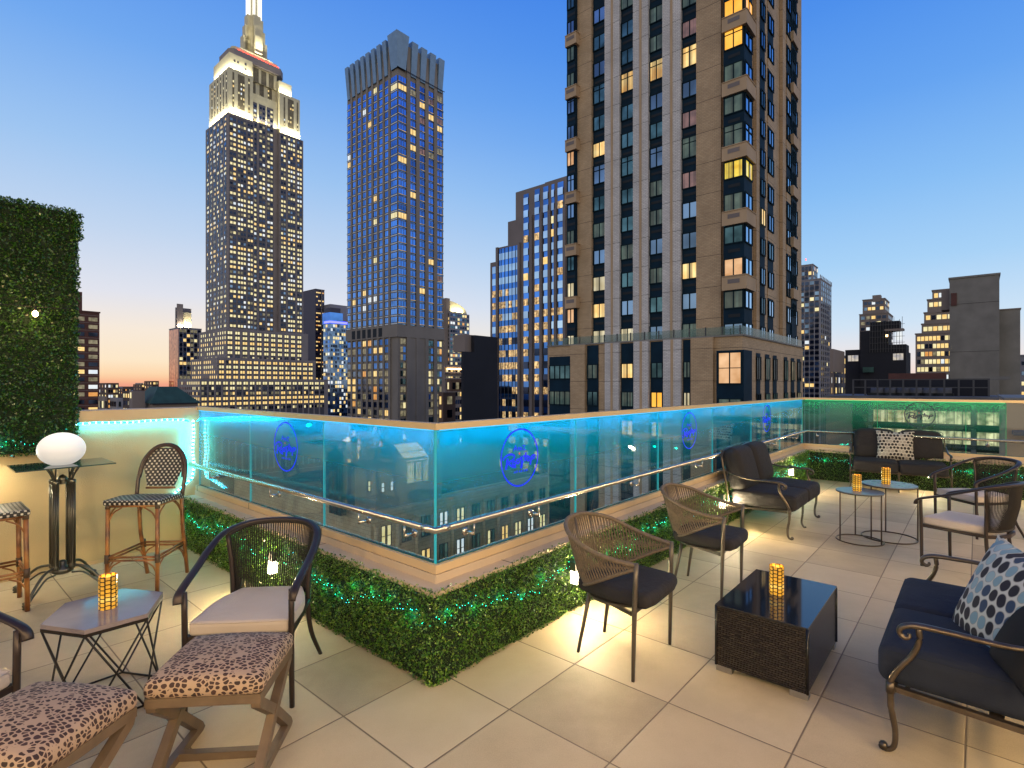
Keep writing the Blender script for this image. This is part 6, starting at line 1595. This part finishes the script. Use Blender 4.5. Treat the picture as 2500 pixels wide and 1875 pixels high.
# ---- hedge lamps (small wall lights on the hedge face)
def hedge_lamp(label, s, t, nrm, z=.33):
    r = empty('parapet_light', W(s, t, z), TH, label, 'wall light', 'small lit wall lights in the hedges')
    w = MB()
    if nrm == 's': w.box(-.055, .03, -.036, .036, -.010, .055); w.build('housing', 'lamp_body', r); w = MB(); w.box(-.062, -.0, -.024, .024, -.110, -.010); w.build('diffuser', 'lamp_glow', r); lamp('AREA', 'light', (-.07, 0, -.045), 10, (1, .80, .46), .06, r, size_y=.06, rot=(0, R(60), 0)); lamp('POINT', 'light', (-.17, 0, .0), 15, (1, .80, .46), .03, r)
    else: w.box(-.036, .036, -.055, .03, -.010, .055); w.build('housing', 'lamp_body', r); w = MB(); w.box(-.024, .024, -.062, -.0, -.110, -.010); w.build('diffuser', 'lamp_glow', r); lamp('AREA', 'light', (0, -.07, -.045), 10, (1, .80, .46), .06, r, size_y=.06, rot=(R(-60), 0, 0)); lamp('POINT', 'light', (0, -.17, .0), 15, (1, .80, .46), .03, r)
hedge_lamp('small lit wall light in the left hedge behind the black rope chair', -.155, 1.76, 's')
hedge_lamp('small lit wall light in the hedge beside the nearer rope tub chair', 1.22, -.155, 't')
hedge_lamp('small lit wall light in the hedge behind the arm of the farther rope tub chair', 4.31, -.155, 't', .36)
hedge_lamp('small lit wall light in the hedge near the far corner', 7.42, -.155, 't', .36)
hedge_lamp('small lit wall light in the far hedge hidden behind the far sofa', SR-.155, -1.9, 's')
hedge_lamp('small lit wall light in the far hedge behind the chair facing left', SR-.155, -3.4, 's')
# wall sconce behind the globe
r = empty('wall_sconce', W(-1.72, TL-.02, 1.17), TH, 'small box wall light on the left wall beside the globe lamp', 'wall light')
w = MB(); w.box(-.08, .08, -.10, .02, 0, .05); w.build('housing', 'lamp_body', r); w = MB(); w.box(-.075, .075, -.095, .0, -.07, 0); w.build('diffuser', 'lamp_glow', r)
lamp('AREA', 'light', (0, -.10, -.08), 7, (1, .86, .6), .12, r, size_y=.05, rot=(R(-25), 0, 0))
# ------------------------------------------------------------------ string lights: along the hedge panel, plus added unseen runs over and behind the viewer
em('bulb_glow', (1, .62, .22), 40)
sl = empty('string_lights', (0, 0, 0), 0, 'warm festoon string lights strung along the hedge panel, with unseen runs added over the terrace', 'string lights')
def festoon(a, b, n, sag, energy, rad=.03, lit=True, first=0):
    a, b = Vector(a), Vector(b); pts = []
    for i in range(25):
        t = i/24; p = a.lerp(b, t); p.z -= sag*4*t*(1-t); pts.append(p)
    w = MB(); w.tube(pts, .0035, 5); w.build('wire', 'rope_black', sl)
    for i in range(n):
        t = (i+.5)/n; p = a.lerp(b, t); p.z -= sag*4*t*(1-t)
        w = MB(); w.lathe([(.010, p.z-.004), (.012, p.z-.03), (.009, p.z-.034)], (p.x, p.y), 8); w.build('socket', 'rope_black', sl)
        w = MB(); w.lathe([(.006, p.z-.034), (rad*.8, p.z-.048), (rad, p.z-.06), (rad*.8, p.z-.076), (.002, p.z-.088)], (p.x, p.y), 12); w.build('bulb', 'bulb_glow', sl)
        lamp('POINT', 'bulb_light', (p.x, p.y, p.z-.12), energy, WARM, .045, sl)
WARM = (1, .68, .31)
p0 = W(-3.3, TL-.26, 2.46); p1 = W(-1.25, TL-.26, 2.40)
festoon(W(-3.4, TL-.26, 2.42), W(-1.08, TL-.26, 2.405), 4, .02, 2.2, .022)
# two unseen runs added behind and beside the viewer as warm fill
festoon((-5.5, -2.2, 3.3), (6.5, -1.4, 3.4), 6, .25, 200)
festoon((2.6, -3.5, 3.4), (8.3, 4.6, 3.4), 5, .25, 135)
# globe lamp and sconce light
